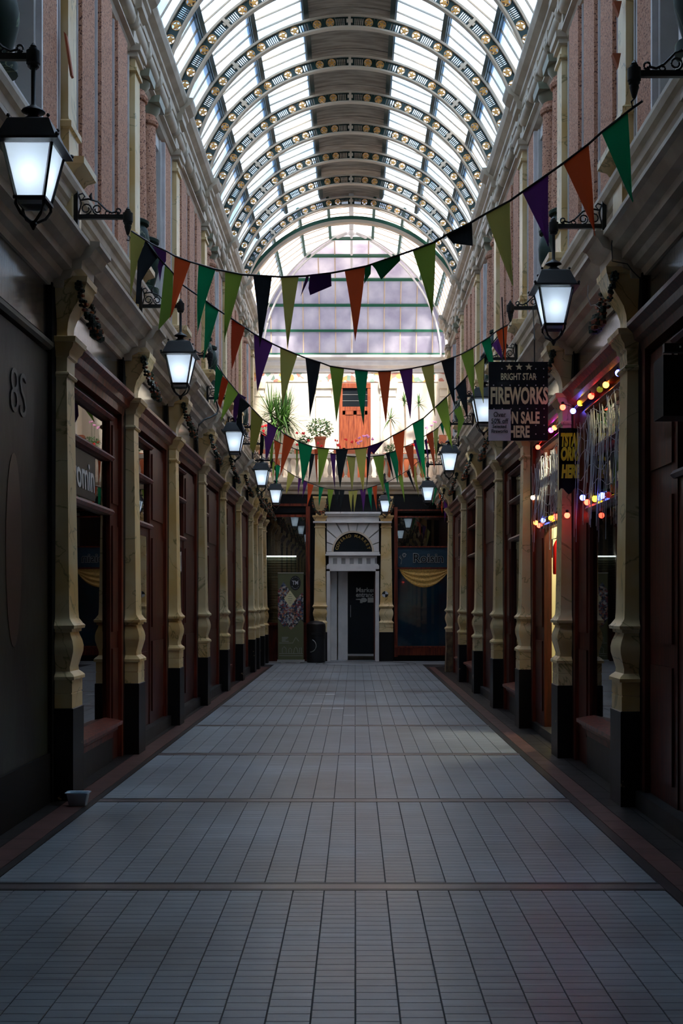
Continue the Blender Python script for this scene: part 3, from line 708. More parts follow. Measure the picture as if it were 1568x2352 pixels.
# upper door
d = ob('door_1', MB().box(-.39,-.31,YU-.06,YU+.02,4.15,6.82).box(.31,.39,YU-.06,YU+.02,4.15,6.82).box(-.39,.39,YU-.07,YU+.02,6.72,6.84).box(-.31,.31,YU-.05,YU+.02,6.16,6.26), M['orangewood'], smooth=False, kind='structure')
ob('door_leaf', MB().box(-.31,.31,YU-.03,YU+.02,4.15,6.16).box(-.31,-.24,YU-.045,YU,4.15,6.16).box(.24,.31,YU-.045,YU,4.15,6.16).box(-.04,.04,YU-.045,YU,4.15,6.16).box(-.31,.31,YU-.045,YU,6.06,6.16).box(-.31,.31,YU-.045,YU,5.1,5.24), M['orangewood'], d, smooth=False)
ob('transom_glass', MB().box(-.31,.31,YU-.02,YU-.01,6.26,6.72), M['door'], d); ob('glazing_bars', MB().box(-.31,.31,YU-.03,YU-.02,6.405,6.411).box(-.31,.31,YU-.03,YU-.02,6.56,6.566), M['lettergrey'], d)
# balustrade
t = empty('balustrade', (0,YE-.05,4.3), label='cream stone balcony balustrade above the market door', cat='balustrade')
ob('hand_rail', MB().box(-2.2,2.15,YE-.18,YE+.05,4.84,4.94), M['cream'], t); ob('plinth_rail', MB().box(-2.2,2.15,YE-.16,YE+.03,4.3,4.38), M['cream'], t)
bal = mesh('baluster', MB().lathe([(.05,0),(.05,.04),(.03,.06),(.055,.16),(.05,.24),(.025,.34),(.03,.4),(.05,.43),(.05,.46)], (0,0,0), 10), M['cream'])
for i in range(23):
    if i in (0,6,11,16,22): ob('post', MB().box(-2.15+i*.193-.09,-2.15+i*.193+.09,YE-.17,YE+.04,4.3,4.9), M['cream'], t); continue
    o = ob('baluster', bal, None, t); o.location = (-2.15+i*.193,-.02,.08)
# end pilasters
first = True
for x,lab in ((735,'cream marbled pilaster left of the market door behind the bin'),(886.5,'cream marbled pilaster right of the market door with round badge')):
    X = (x-VX)*YE/FPX
    if first: p = mpl; p.location = (X,YE-.1,0); p.rotation_euler = (0,0,-pi/2); setp(p, label=lab, cat='pillar', group='pilasters of the end wall'); first = False
    else: p = dup(mpl, (X,YE-.1,0), -pi/2, label=lab, cat='pillar', group='pilasters of the end wall')
bx,bz = E(884,1365); 
bd = empty('round_badge', (bx,YE-.11,bz), label='round black and white quartered badge on the right end pilaster', cat='badge')
for k in range(4):
    pts = [(bx,YE-.105,bz)]+[(bx+.075*cos(k*pi/2+j*pi/12),YE-.105,bz+.075*sin(k*pi/2+j*pi/12)) for j in range(7)]
    ob('quarter', MB().poly(pts,(0,.01,0)), M['paper' if k % 2 == 0 else 'letterblack'], bd, smooth=False)
# door surround
ds = empty('door_surround', (E(810,1300)[0],YE-.05,0), label='white panelled arched doorcase lettered COVERED MARKET', cat='doorcase')
xl,xr = E(750,0)[0],E(870,0)[0]; xc = (xl+xr)/2
ob('jamb', MB().box(xl,xl+.08,YE-.12,YE+.1,0,2.2), M['white'], ds); ob('jamb', MB().box(xr-.08,xr,YE-.12,YE+.1,0,2.2), M['white'], ds)
m = MB().box(xl,xr,YE-.12,YE+.05,2.15,2.29)
m.box(xl+.02,xr-.02,YE-.1,YE+.05,2.29,2.32).box(xl+.05,xr-.05,YE-.1,YE+.05,2.46,2.52)
for k in range(6): m.box(xl+.05+k*.2,xl+.05+k*.2+.1,YE-.1,YE+.05,2.32,2.46)
ob('dentil_panel', m, M['white'], ds, smooth=False)
ob('dentil_recess', MB().box(xl+.05,xr-.05,YE-.06,YE+.04,2.3,2.5), M['alu'], ds)
ob('impost_moulding', MB().box(xl-.03,xr+.03,YE-.16,YE+.05,2.52,2.56).box(xl-.01,xr+.01,YE-.13,YE+.05,2.56,2.61), M['white'], ds, smooth=False)
cz = 2.61; rr = .47
# radiating voussoirs around the lunette
N = 9
def edge(a):
    dx,dz = cos(a),sin(a); w_ = (xr-xl)/2-.005; h_ = 3.3-cz
    k = min(w_/abs(dx) if abs(dx) > 1e-6 else 99, h_/abs(dz) if abs(dz) > 1e-6 else 99); return (xc+dx*k, cz+dz*k)
CR = [math.atan2(3.3-cz,(xr-xl)/2), pi-math.atan2(3.3-cz,(xr-xl)/2)]
AN = [0]+[pi*(k)/N for k in range(1,N)]+[pi]
for k in range(N):
    a0,a1 = AN[k]+.022,AN[k+1]-.022
    pts = []
    for j in range(5): a = a0+(a1-a0)*j/4; pts.append((xc+(rr+.03)*cos(a),YE-.09,cz+(rr+.03)*sin(a)))
    outer = [edge(a1)]
    for c_ in CR:
        if a0 < c_ < a1: outer.append(edge(c_))
    outer.append(edge(a0)); pts += [(x,YE-.09,z) for x,z in outer]
    ob('voussoir', MB().poly(pts,(0,.12,0)), M['white'], ds, smooth=False)
ob('backing', MB().box(xl,xr,YE-.05,YE+.05,2.6,3.3), M['lettergrey'], ds)
rg = [];
for i in range(25):
    a = pi*i/24; rg.append([(xc+r*cos(a),y,cz+r*sin(a)) for r,y in ((rr-.01,YE-.11),(rr+.035,YE-.11),(rr+.035,YE),(rr-.01,YE))])
ob('arch_moulding', MB().loft(rg), M['cream'], ds)
ob('lunette', MB().poly([(xc+rr*cos(pi*i/24),YE-.06,cz+rr*sin(pi*i/24)) for i in range(25)],(0,.005,0)), M['door'], ds, label='black half-round glass fanlight')
ob('entablature', MB().box(xl-.32,xr+.3,YE-.17,YE+.02,3.3,3.34).box(xl,xr,YE-.1,YE+.02,3.34,3.47).box(xl-.02,xr+.02,YE-.16,YE+.02,3.47,3.51).box(xl-.04,xr+.04,YE-.19,YE+.02,3.51,3.56), M['white'], ds, smooth=False)
for word,a0,a1 in (('COVERED',168,101),('MARKET',79,14)):
    for i,ch in enumerate(word):
        a = R(a0+(a1-a0)*i/(len(word)-1)); r = rr-.085
        text(ch, .1, M['lettergold'], ds, (xc+r*cos(a),YE-.068,cz+r*sin(a)), rot=(pi/2,-(a-pi/2),0), name='letter', off=.002)
# passage and market door
pas = ob('wall_passage', MB().box(xl+.07,xl+.09,YE+.05,YE+.8,0,2.2).box(xr-.09,xr-.07,YE+.05,YE+.8,0,2.2), M['white'], kind='structure')
ob('panel', MB().box(xl+.08,xl+.24,YE+.3,YE+.36,0,2.15).box(xl+.27,xl+.37,YE+.36,YE+.42,0,2.15).box(xl+.37,xl+.5,YE+.42,YE+.5,0,2.15), M['white'], pas, smooth=False)
ob('ceiling_panel', MB().box(xl,xr,YE+.04,YE+.8,2.16,2.22), M['white'], pas)
d = ob('door_2', MB().box(xl+.5,xr-.1,YE+.46,YE+.5,.1,2.13), M['door'], kind='structure')
ob('kick_strip', MB().box(xl+.5,xr-.1,YE+.45,YE+.46,.1,.15), M['alu'], d); ob('frame_post', MB().box(xr-.12,xr-.09,YE+.4,YE+.47,0,2.14), M['mahog2'], d)
ob('pull_handle', MB().tube([(xl+.57,YE+.45,1.05),(xl+.57,YE+.42,1.05),(xl+.57,YE+.42,1.33),(xl+.57,YE+.45,1.33)],.01), M['alu'], d)
dx = xl+.7
text('Market', .16, M['lettergrey'], d, (dx,YE+.45,1.70), off=.003, align='LEFT', name='lettering'); text('entrance', .16, M['lettergrey'], d, (dx,YE+.45,1.585), off=.003, align='LEFT', name='lettering', sx=.87)
hd = MB(); y_ = YE+.45
hd.tube([(dx,y_,1.475),(dx+.11,y_,1.475)],[.012,.018],6); hd.ball((dx+.19,y_,1.46),.07,12,8,(1.15,.1,.8))
for k in range(3): hd.tube([(dx+.1,y_-.008,1.45-.025*k),(dx+.16,y_-.012,1.445-.024*k)],.013,6)
hd.tube([(dx+.14,y_-.01,1.5),(dx+.19,y_-.016,1.49),(dx+.2,y_-.016,1.46)],.014,6)
hd.box(dx+.285,dx+.43,y_-.004,y_,1.4,1.52)
ob('pointing_hand', hd, M['lettergrey'], d, label='grey printed pointing hand')
# end windows
def rails(x0,x1,zs,Y,h=.035): 
    m = MB()
    for z in zs: m.box(x0,x1,Y-.05,Y+.02,z-h/2,z+h/2)
    return m
# right
x0,x1 = E(905,0)[0],E(1046,0)[0]
t = empty('shop_window', (x0,YE,0), label='red framed end window with gold swag and Roisin sign', cat='shop window')
ob('stile', MB().box(x0,x0+.08,YE-.08,YE+.02,.1,3.68), M['mahog'], t); 
zz = [E(0,v)[1] for v in (1172,1187,1256,1305)]
ob('rail', rails(x0+.05,x1,zz,YE), M['mahog'], t, smooth=False); ob('sill', MB().box(x0,x1,YE-.1,YE+.02,.14,.32).box(x0,x1,YE-.13,YE+.02,.32,.36), M['mahog'], t, smooth=False)
ob('riser', MB().box(x0,x1,YE-.03,YE+.02,0,.14), M['blackgap'], t)
ob('glass_pane', MB().box(x0+.08,x1,YE-.02,YE-.015,zz[2]+.02,zz[1]), M['glass'], t)
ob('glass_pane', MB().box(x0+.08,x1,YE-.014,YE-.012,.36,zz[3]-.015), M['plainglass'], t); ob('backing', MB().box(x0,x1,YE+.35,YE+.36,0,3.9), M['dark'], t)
ob('sign_panel', MB().box(x0+.08,x1,YE-.02,YE-.01,zz[3]+.01,zz[2]-.01), M['bluesign'], t)
ob('screen', MB().box(x0+.06,x1,YE-.008,YE+.0,.3,zz[3]), M['bluecurtain'], t, label='dark blue screen')
sx_,sz_ = E(981,1282)
text('Roisin', .3, M['lettergrey'], t, (sx_+.02,YE-.03,sz_-.01), off=.012, sx=1.0); text('Roisin', .3, M['door'], t, (sx_+.02,YE-.036,sz_-.01), off=.001, sx=1.0, label='black inner lettering')
rs = MB(); rx,rz = E(928,1275)
for k in range(6): rs.tube([(rx+.05*cos(k+j*.25)*(1-.1*j),YE-.03,rz+.05*sin(k+j*.25)*(1-.1*j)) for j in range(6)],.006,5)
rs.tube([(rx,YE-.03,rz-.05),(rx-.06,YE-.03,rz-.11),(rx-.08,YE-.03,rz-.22)],.006,5).tube([(rx-.06,YE-.03,rz-.11),(rx-.12,YE-.03,rz-.05),(rx-.1,YE-.03,rz-.01),(rx-.07,YE-.03,rz-.08)],.006,5)
ob('rose_outline', rs, M['lettergrey'], t)
sw = MB(); a = E(917,1308); b = E(1030,1308)
xa,xb = a[0],b[0]; za = zz[3]-.02
nv,nu = 22,26; grid = []
for j in range(nv+1):
    for i in range(nu+1):
        u = i/nu; v = j/nv; X = xa+(xb-xa)*(u*(1-.0)+0) ; drop = .42*v*(1-(2*u-1)**2)**.8+.02*v
        grid.append((X, YE-.028-.009*sin(v*pi*7), za-drop))
sw.add(grid, [(j*(nu+1)+i,j*(nu+1)+i+1,(j+1)*(nu+1)+i+1,(j+1)*(nu+1)+i) for j in range(nv) for i in range(nu)])
ob('swag', sw, M['swag'], t, label='gold fabric swag')
# left
x0,x1 = E(596,0)[0],E(712,0)[0]; zt = [E(0,v)[1] for v in (1160,1185)]
t = empty('shop_window', (x1,YE,0), label='red framed end window behind the roller banner and bin', cat='shop window')
ob('stile', MB().box(x1-.1,x1,YE-.08,YE+.02,.1,3.7), M['mahog'], t); ob('rail', rails(x0,x1-.05,zt,YE,.06), M['mahog'], t, smooth=False)
zp = E(0,1432)[1]
ob('panelling', MB().box(x0,x1,YE-.05,YE+.02,.1,zp).box(x0,x1,YE-.1,YE+.02,zp-.04,zp+.02).box(x0+.1,x0+.5,YE-.065,YE,.25,zp-.15).box(x0+.6,x0+1.0,YE-.065,YE,.25,zp-.15).box(x0,x1,YE-.08,YE+.02,0,.12), M['mahog2'], t, smooth=False)
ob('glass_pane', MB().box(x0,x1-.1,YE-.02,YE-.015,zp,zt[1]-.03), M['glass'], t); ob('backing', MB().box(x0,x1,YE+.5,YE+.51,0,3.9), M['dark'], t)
zs0 = E(0,1280)[1]; sh = MB(); z = zp
while z < zs0: sh.loft([[(X,YE+.28,z),(X,YE+.25,z+.015),(X,YE+.25,z+.04),(X,YE+.28,z+.055)] for X in (x0,E(679,0)[0])]); z += .06
t2 = empty('roller_shutter', (x0,YE+.27,zp), label='grey slatted roller shutter inside the left end window', cat='shutter')
ob('slats', sh, M['shutter'], t2, smooth=False, kind='stuff'); ob('light_tube', MB().box(x0,E(679,0)[0],YE+.2,YE+.23,zs0+.02,zs0+.045), M['tube'], t2, label='lit white tube above the shutter')
# ------------------------------------------------------------------ side shopfronts
RZ = [2.69, 2.21]
def shopfront(s, y0, y1, label, pane_to=None, lower='glass', sillz=.36, wood='mahog', poster=None, open_=None, muls=()):
    """y0 near end, y1 far end; glass runs from the near stile to pane_to, the rest is timber"""
    t = empty('shopfront', (XS(s,-.15), y0, 0), label=label, cat='shopfront')
    def B(d0,d1,a,b,z0,z1,mb=None): return (mb or MB()).box(*sorted((XS(s,d0),XS(s,d1))),a,b,z0,z1)
    pt = pane_to or y1-.12
    W_ = M[wood]; W2 = M['mahog2']
    ob('stile', B(-.2,-.13,y0,y0+.08,sillz if lower == 'glass' else 0,3.2), W_, t); ob('stile', B(-.2,-.1,y1-.1,y1,.0,3.2), W_, t)
    ob('head_moulding', MB().prism([(XS(s,d),z) for d,z in ((-.25,3.14),(-.1,3.14),(-.09,3.2),(-.05,3.22),(-.04,3.27),(-.0,3.31),(-.0,3.34),(-.25,3.36))], y0, y1), W_, t, smooth=False)
    ob('head_panel', B(-.22,-.17,y0,y1,3.06,3.14), M['blackgap'], t)
    ob('fascia_board', B(-.22,-.13,y0-.05,y1+.05,3.36,3.68), M['fascia'], t, smooth=False)
    if pt < y1-.2:
        m = B(-.22,-.14,pt,y1-.08,0,3.1)
        k = (y1-.1-pt)
        for z0,z1 in ((.25,1.0),(1.15,2.1),(2.3,3.0)): B(-.16,-.125,pt+.08*k+.03,y1-.12-.05*k,z0,z1,m)
        ob('timber_panel', m, W2, t, smooth=False)
    r = MB()
    for z in [3.05]+RZ: r.prism([(XS(s,d),zz_) for d,zz_ in ((-.2,z-.02),(-.12,z-.02),(-.1,z+.005),(-.12,z+.03),(-.2,z+.035))], y0+.06, pt+.03)
    for z,nm_ in ((3.05,'transom'),(RZ[0],'transom'),(RZ[1],'transom')):
        ob(nm_, MB().prism([(XS(s,d),zz_) for d,zz_ in ((-.2,z-.02),(-.12,z-.02),(-.1,z+.005),(-.12,z+.03),(-.2,z+.035))], y0+.06, pt+.03), W_, t, smooth=False)
    for yv in muls: ob('mullion', B(-.2,-.12,yv-.025,yv+.025,sillz,3.05), W_, t)
    cuts = [y0+.08]+list(muls)+[pt]
    if open_: cuts = cuts
    for a,b in zip(cuts,cuts[1:]):
        for z0,z1 in ((RZ[0]+.035,3.03),(RZ[1]+.035,RZ[0]-.02)): ob('glass_pane', B(-.178,-.172,a,b,z0,z1), M['glass'], t)
        if lower == 'glass' and not (open_ and a < open_ < b): ob('glass_pane', B(-.178,-.172,a,b,sillz,RZ[1]-.02), M['glass'], t)
    if lower == 'glass':
        if not open_:
            ob('sill', MB().prism([(XS(s,d),z) for d,z in ((-.22,sillz-.15),(-.12,sillz-.15),(-.11,sillz-.1),(-.08,sillz-.08),(-.07,sillz-.04),(-.03,sillz-.03),(-.03,sillz),(-.18,sillz+.03))], y0+.03, pt+.02), W_, t, smooth=False)
            ob('stall_riser', B(-.22,-.12,y0,pt+.02,0,sillz-.15), M['riser'], t)
        else:
            ob('threshold', B(-.3,-.1,y0,y1,0,.09), M['riser'], t)
    else:
        m = B(-.2,-.15,y0+.08,pt,.12,RZ[1]-.02)
        kx = (pt-y0-.08)
        for z0,z1 in ((.25,.9),(1.0,1.1)): B(-.17,-.135,y0+.08+.12*kx,pt-.12*kx,z0,z1,m)
        dd = ob('door', m, W2, t, smooth=False); ob('door_glass', B(-.149,-.145,y0+.08+.14*kx,pt-.14*kx,1.2,2.1), M['glass'], dd)
        ob('handle', MB().tube([(XS(s,-.14),y0+.2,1.0),(XS(s,-.09),y0+.2,1.02),(XS(s,-.09),y0+.2,1.3),(XS(s,-.14),y0+.2,1.32)],.012), M['black'], dd)
        ob('door_step', B(-.25,-.06,y0,y1,0,.12), M['riser'], t)
    if poster: ob('poster', B(-.19,-.185,poster[0],poster[1],poster[2],poster[3]), M[poster[4]], t, label='%s poster behind the glass' % ('yellow' if poster[4] == 'yellow' else 'dark grey'))
    return t
# dark shop interiors
for s in (-1,1):
    F = PL if s < 0 else PR
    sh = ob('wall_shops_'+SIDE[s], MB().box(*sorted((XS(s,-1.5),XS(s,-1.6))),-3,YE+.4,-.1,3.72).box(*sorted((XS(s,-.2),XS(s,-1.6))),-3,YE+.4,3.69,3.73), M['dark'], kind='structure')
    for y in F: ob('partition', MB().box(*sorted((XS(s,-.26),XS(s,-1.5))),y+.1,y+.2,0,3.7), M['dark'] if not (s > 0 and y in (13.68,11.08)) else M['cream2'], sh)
LBL = {1:'mahogany shopfront with a scrawled grey sign, between first and second left pilasters',
       2:'mahogany shopfront with tall yellow panel, third bay of the left wall',
       3:'mahogany door front with yellow notice, between third and fourth left pilasters',
       4:'dark red shop door front with black pull handle, fourth to fifth left pilaster',
       5:'narrow-looking mahogany shopfront between fifth and sixth left pilasters',
       6:'mahogany shopfront between sixth and seventh left pilasters',
       7:'short mahogany front between seventh and eighth left pilasters',
       8:'mahogany shopfront next to the last pair of left pilasters',
       9:'short mahogany front between the last two left pilasters'}
LC = {1:dict(pane_to=10.85),2:dict(pane_to=12.95,lower='door',poster=(11.9,12.93,2.24,2.68,'yellow')),3:dict(pane_to=15.5,lower='door',poster=(14.6,15.48,2.24,2.62,'yellow')),
      4:dict(pane_to=17.9,lower='door'),5:dict(pane_to=20.6),6:dict(pane_to=23.2,lower='door'),7:dict(),8:dict(),9:dict()}
for i in range(1,10):
    y0,y1 = PL[i]+.36,PL[i+1]-.06
    shopfront(-1,y0,y1,LBL[i],**LC[i])
shopfront(-1,28.4,29.1,'narrow mahogany strip of shopfront touching the end wall on the left',)
RLBL = {0:'near-black red framed shopfront with moulded panels, nearest on the right',
        1:'fireworks shop window hung with coloured bulbs and cobweb',
        2:'mahogany front with lit open doorway, bay behind the fireworks sign',
        3:'mahogany shopfront with pale transom panel, between third and fourth right pilasters',
        4:'mahogany shopfront with dark blistered timber, fourth to fifth right pilaster',
        5:'mahogany shopfront between fifth and sixth right pilasters',
        6:'mahogany shopfront between sixth and seventh right pilasters'}
RC = {0:dict(pane_to=7.6,lower='door',wood='mahog2',muls=(7.0,)),1:dict(sillz=.42,pane_to=10.45),2:dict(pane_to=12.95,open_=12.3,muls=(11.9,)),3:dict(pane_to=15.7),4:dict(pane_to=17.4,lower='door'),5:dict(),6:dict(pane_to=23.4)}
for i in range(0,7):
    shopfront(1,PR[i]+.36,PR[i+1]-.06,RLBL[i],**RC[i])
ob('wall_corner', MB().box(2.3,2.4,24.9,29.2,0,3.7), M['mahog2'], kind='structure')
for s in (-1,1):
    shopfront(s,3.4,(PL if s < 0 else PR)[0]-.06,'mahogany shopfront beside the photographer on the %s' % SIDE[s],wood='mahog2')
# interior lamps of the two lit shops
for nm_,loc,e,col_ in (('fireworks_shop_lamp',(2.75,9.6,3.3),45,(1,.82,.4)),('doorway_shop_lamp',(2.6,12.6,3.0),70,(1,.9,.6))):
    L = bpy.data.lights.new(nm_,'POINT'); L.energy = e; L.color = col_; L.shadow_soft_size = .15; o = bpy.data.objects.new(nm_, L); COL.objects.link(o); o.location = loc
# nearest left bay: painted board
M['murcream2'] = mat('olive_painted_rail', (.1, .085, .05), .45); M['mursmear'] = mat('faint_grey_lettering', (.06, .062, .06), .45)
t = empty('mural_board', (XS(-1,-.12),7,0), label='dark painted board with part of a union flag, nearest on the left', cat='mural')
ob('board', MB().box(XS(-1,-.2),XS(-1,-.13),6.4,8.62,.35,3.18), M['mural'], t); ob('top_rail', MB().prism([(XS(-1,d),z) for d,z in ((-.2,3.2),(-.11,3.2),(-.09,3.22),(-.09,3.25),(-.2,3.29))],6.0,8.62), M['murcream2'], t, smooth=False)
ob('base_board', MB().box(XS(-1,-.2),XS(-1,-.11),6.0,8.62,0,.35), M['blackgap'], t); ob('fascia_board', MB().box(XS(-1,-.2),XS(-1,-.13),6.3,8.72,3.29,3.68), M['fascia'], t)
xf = XS(-1,-.129)
def mur(pts,m,nm_='painted_stripe',dx=0): return ob(nm_, MB().poly([(xf+dx,y,z) for y,z in pts],(.002,0,0)), m, t, smooth=False)
M['murnavy'] = mat('mural_navy', (.012,.015,.03),.4); M['murred'] = mat('mural_red', (.09,.008,.01),.4); M['murcream'] = mat('mural_cream', (.3,.26,.18),.4); M['murbrown'] = mat('mural_brown', (.05,.02,.015),.4)
YA = lambda x: -FPX*(xf)/(VX-x)
mur([(6.4,2.5),(7.38,2.45),(7.45,2.3),(7.42,1.0),(7.36,.75),(6.4,.7)],M['murnavy'],'flag_field')
for a,b,w_,m,dx in (((6.5,1.5),(7.42,1.5),.21,M['murcream'],.002),((6.5,1.5),(7.42,1.5),.11,M['murred'],.004),((6.5,1.0),(7.42,2.35),.09,M['murcream'],.002),((6.5,2.0),(7.38,.85),.09,M['murcream'],.002),((6.5,1.0),(7.42,2.35),.03,M['murred'],.004),((6.5,2.0),(7.38,.85),.03,M['murred'],.004)):
    mur([(a[0],a[1]-w_/2),(b[0],b[1]-w_/2),(b[0],b[1]+w_/2),(a[0],a[1]+w_/2)],m,'flag_stripe',dx)
mur([(7.75+.18*cos(k*pi/12),1.75+.62*sin(k*pi/12)) for k in range(24)],M['murbrown'],'painted_oval')
text('8S', .42, M['mursmear'], t, (xf+.003,7.85,2.75), rot=(pi/2,0,pi/2), off=-.004)
# scrawled sign in the first left window
t = empty('scrawled_sign', (XS(-1,-.168),9.7,2.3), label='dark grey sign with pale scrawled lettering in the first left window', cat='sign')
zb0 = 2.262
ob('sign_board', MB().box(XS(-1,-.171),XS(-1,-.164),9.3,10.35,2.27,2.64), M['riser'], t)
text('womin', .33, M['paper'], t, (XS(-1,-.162),9.87,2.44), rot=(pi/2,0,pi/2), off=.004, shear=-.2)
# ------------------------------------------------------------------ lamps on brackets
def sq(z, h): return [(-h,-h,z),(h,-h,z),(h,h,z),(-h,h,z)]
def bracket():
    """local: wall face at x=0, arm along +x, z measured from the arm"""
    P = MB().box(0,.03,-.025,.025,-.07,.2).ball((.015,0,.21),.018,6,4)
    A = MB().box(.02,.365,-.014,.014,-.016,.016)
    S = MB()
    def spiral(cx,cz,r,t0,t1,n=16): return [(cx+(r*(1-.55*k/n))*cos(t0+(t1-t0)*k/n),0,cz+(r*(1-.55*k/n))*sin(t0+(t1-t0)*k/n)) for k in range(n+1)]
    S.tube(spiral(.085,.06,.042,R(-90),R(390)),.006,5).tube(spiral(.165,.055,.036,R(270),R(-200)),.006,5)
    S.tube([(.03,0,.16),(.06,0,.17),(.075,0,.15),(.06,0,.13)],.006,5).tube([(.04,0,.12),(.1,0,.13),(.17,0,.11),(.23,0,.05),(.27,0,.03),(.31,0,.04)],.007,5)
    S.tube(spiral(.315,.045,.022,R(-120),R(300)),.006,5).tube(spiral(.235,.03,.02,R(90),R(-300)),.005,5)
    S.tube([(.125,0,.12),(.115,0,.15),(.125,0,.175)],[.008,.012,.003],6).tube([(.03,0,.02),(.05,0,.1),(.03,0,.16)],.006,5)
    return P,A,S
def collar(): return MB().lathe([(.0,.075),(.006,.07),(.016,.055),(.01,.05),(.022,.045),(.024,.03),(.036,.028),(.036,-.035),(.03,-.04),(.03,-.05),(.02,-.06)],(.385,0,0),12)
def make_bracket(lamp):
    t = empty('lantern_bracket' if not lamp else 'wall_lantern')
    P,A,S = bracket(); 
    ob('wall_plate', mesh('wall_plate',P,M['black']), None, t); ob('arm', mesh('arm',A,M['black'],smooth=False), None, t); ob('scrollwork', mesh('scrollwork',S,M['black']), None, t); ob('collar', mesh('collar',collar(),M['black']), None, t)
    if not lamp:
        ob('hook', mesh('hook',MB().lathe([(.022,-.05),(.026,-.07),(.012,-.12),(.006,-.13)],(.385,0,0),10).tube([(.385,0,-.13),(.4,0,-.145),(.395,0,-.17),(.375,0,-.165)],.005,5),M['black']), None, t)
        return t
    def loc(mb): mb.v = [(x+.385,y,z) for x,y,z in mb.v]; return mb
    ob('rod', mesh('rod',loc(MB().lathe([(.012,-.05),(.012,-.24),(.018,-.25)],n=10)),M['black']), None, t)
    ob('chimney', mesh('chimney',loc(MB().lathe([(.018,-.25),(.055,-.272),(.06,-.28),(.03,-.292),(.025,-.3),(.05,-.32),(.07,-.335),(.085,-.345)],n=16)),M['black']), None, t)
    ob('roof', mesh('roof',loc(MB().loft([sq(-.335,.075),sq(-.345,.1),sq(-.35,.105),sq(-.455,.148),sq(-.458,.163),sq(-.472,.165),sq(-.478,.13)])),M['black'],smooth=False), None, t)
    fin = MB()
    for a in (-1,1):
        for b in (-1,1): fin.ball((a*.1,b*.1,-.335),.01,6,4).ball((a*.158,b*.158,-.45),.012,6,4)
    ob('finials', mesh('finials',loc(fin),M['black']), None, t)
    fr = MB(); h0,h1,z0,z1 = .123,.07,-.475,-.735
    for a in (-1,1):
        for b in (-1,1): fr.tube([(a*h0,b*h0,z0),(a*h1,b*h1,z1)],.009,4)
    fr.loft([sq(z1+.006,h1+.012),sq(z1-.008,h1+.012)])
    for a in (-1,1):
        for b in (-1,1): fr.tube([(a*h1,b*h1,z1),(a*h1*1.02,b*h1*1.02,z1-.03),(a*.05,b*.05,z1-.075),(a*.02,b*.02,z1-.1),(0,0,z1-.11)],.008,5)
    fr.lathe([(.012,z1-.1),(.02,z1-.115),(.012,z1-.13),(.004,z1-.145)],n=8)
    ob('cage', mesh('cage',loc(fr),M['black'],smooth=False), None, t)
    for k in range(4):
        c_,s_ = cos(k*pi/2),sin(k*pi/2)
        P4 = [(-h0+.01,-h0+.004,z0),(h0-.01,-h0+.004,z0),(h1-.006,-h1+.004,z1+.01),(-h1+.006,-h1+.004,z1+.01)]
        P4 = [(x*c_-y*s_,x*s_+y*c_,z) for x,y,z in P4]
        ob('glass_pane', mesh('glass_pane',loc(MB().poly(P4,(.002*s_,-.002*c_ if False else .002*c_,0))),M['lamp'],smooth=False), None, t)
    ob('bulb', mesh('bulb',loc(MB().ball((0,0,-.6),.028,10,8)),M['lampcore']), None, t)
    ob('under_glass', mesh('under_glass',loc(MB().loft([sq(z1-.01,.06),sq(z1-.03,.055)])),M['lamp'],smooth=False), None, t)
    return t
b0 = make_bracket(False); l0 = make_bracket(True)
ub = ul = True
ZA = 4.19
lamps = [(-1,6.2,1,'large lit lantern at the left edge of the picture, nearest of all'),(-1,11.35+.08,1,'lit lantern above the second left pilaster behind the green pennants'),(-1,16.6,1,'lit lantern on the left wall partly behind a black pennant'),
         (-1,21.4,1,'lit lantern on the left wall below the big yucca'),(-1,25.2,1,'farthest lit lantern on the left wall above the roller banner'),
         (-1,8.78,0,'empty black scroll bracket, nearest on the left, holding bunting'),(-1,13.75,0,'empty black scroll bracket above the third left pilaster'),(-1,19.35,0,'empty black scroll bracket on the left wall beyond the third lantern'),(-1,23.9,0,'farthest empty black scroll bracket on the left wall'),
         (1,9.0,1,'nearest lit lantern on the right wall above the fireworks sign'),(1,13.9,1,'lit lantern half hidden by the fireworks sign'),(1,19.0,1,'third lit lantern on the right wall, below orange planters'),(1,24.6,1,'farthest lit lantern on the right wall beside the pennants'),
         (1,6.4,0,'empty black bracket at the top right holding the green pennant'),(1,11.5,0,'empty black scroll bracket on the right above the fireworks sign'),(1,16.4,0,'empty black scroll bracket on the right beyond the half hidden lantern'),(1,21.6,0,'farthest empty black scroll bracket on the right wall')]
for s,y,l_,lab in lamps:
    src = l0 if l_ else b0; k = dict(label=lab, cat='lamp' if l_ else 'bracket', group='wall lanterns' if l_ else 'empty lantern brackets')
    loc = (XS(s,.02),y,ZA); rz = 0 if s < 0 else pi
    if l_ and ul: ul = False; src.location = loc; src.rotation_euler = (0,0,rz); setp(src,**k)
    elif not l_ and ub: ub = False; src.location = loc; src.rotation_euler = (0,0,rz); setp(src,**k)
    else: dup(src, loc, rz, **k)
ex = (884-VX)*28.6/FPX
dup(l0, (ex,29.05,4.26), -pi/2, label='lit lantern hanging in front of the right end pilaster', cat='lamp', group='wall lanterns')

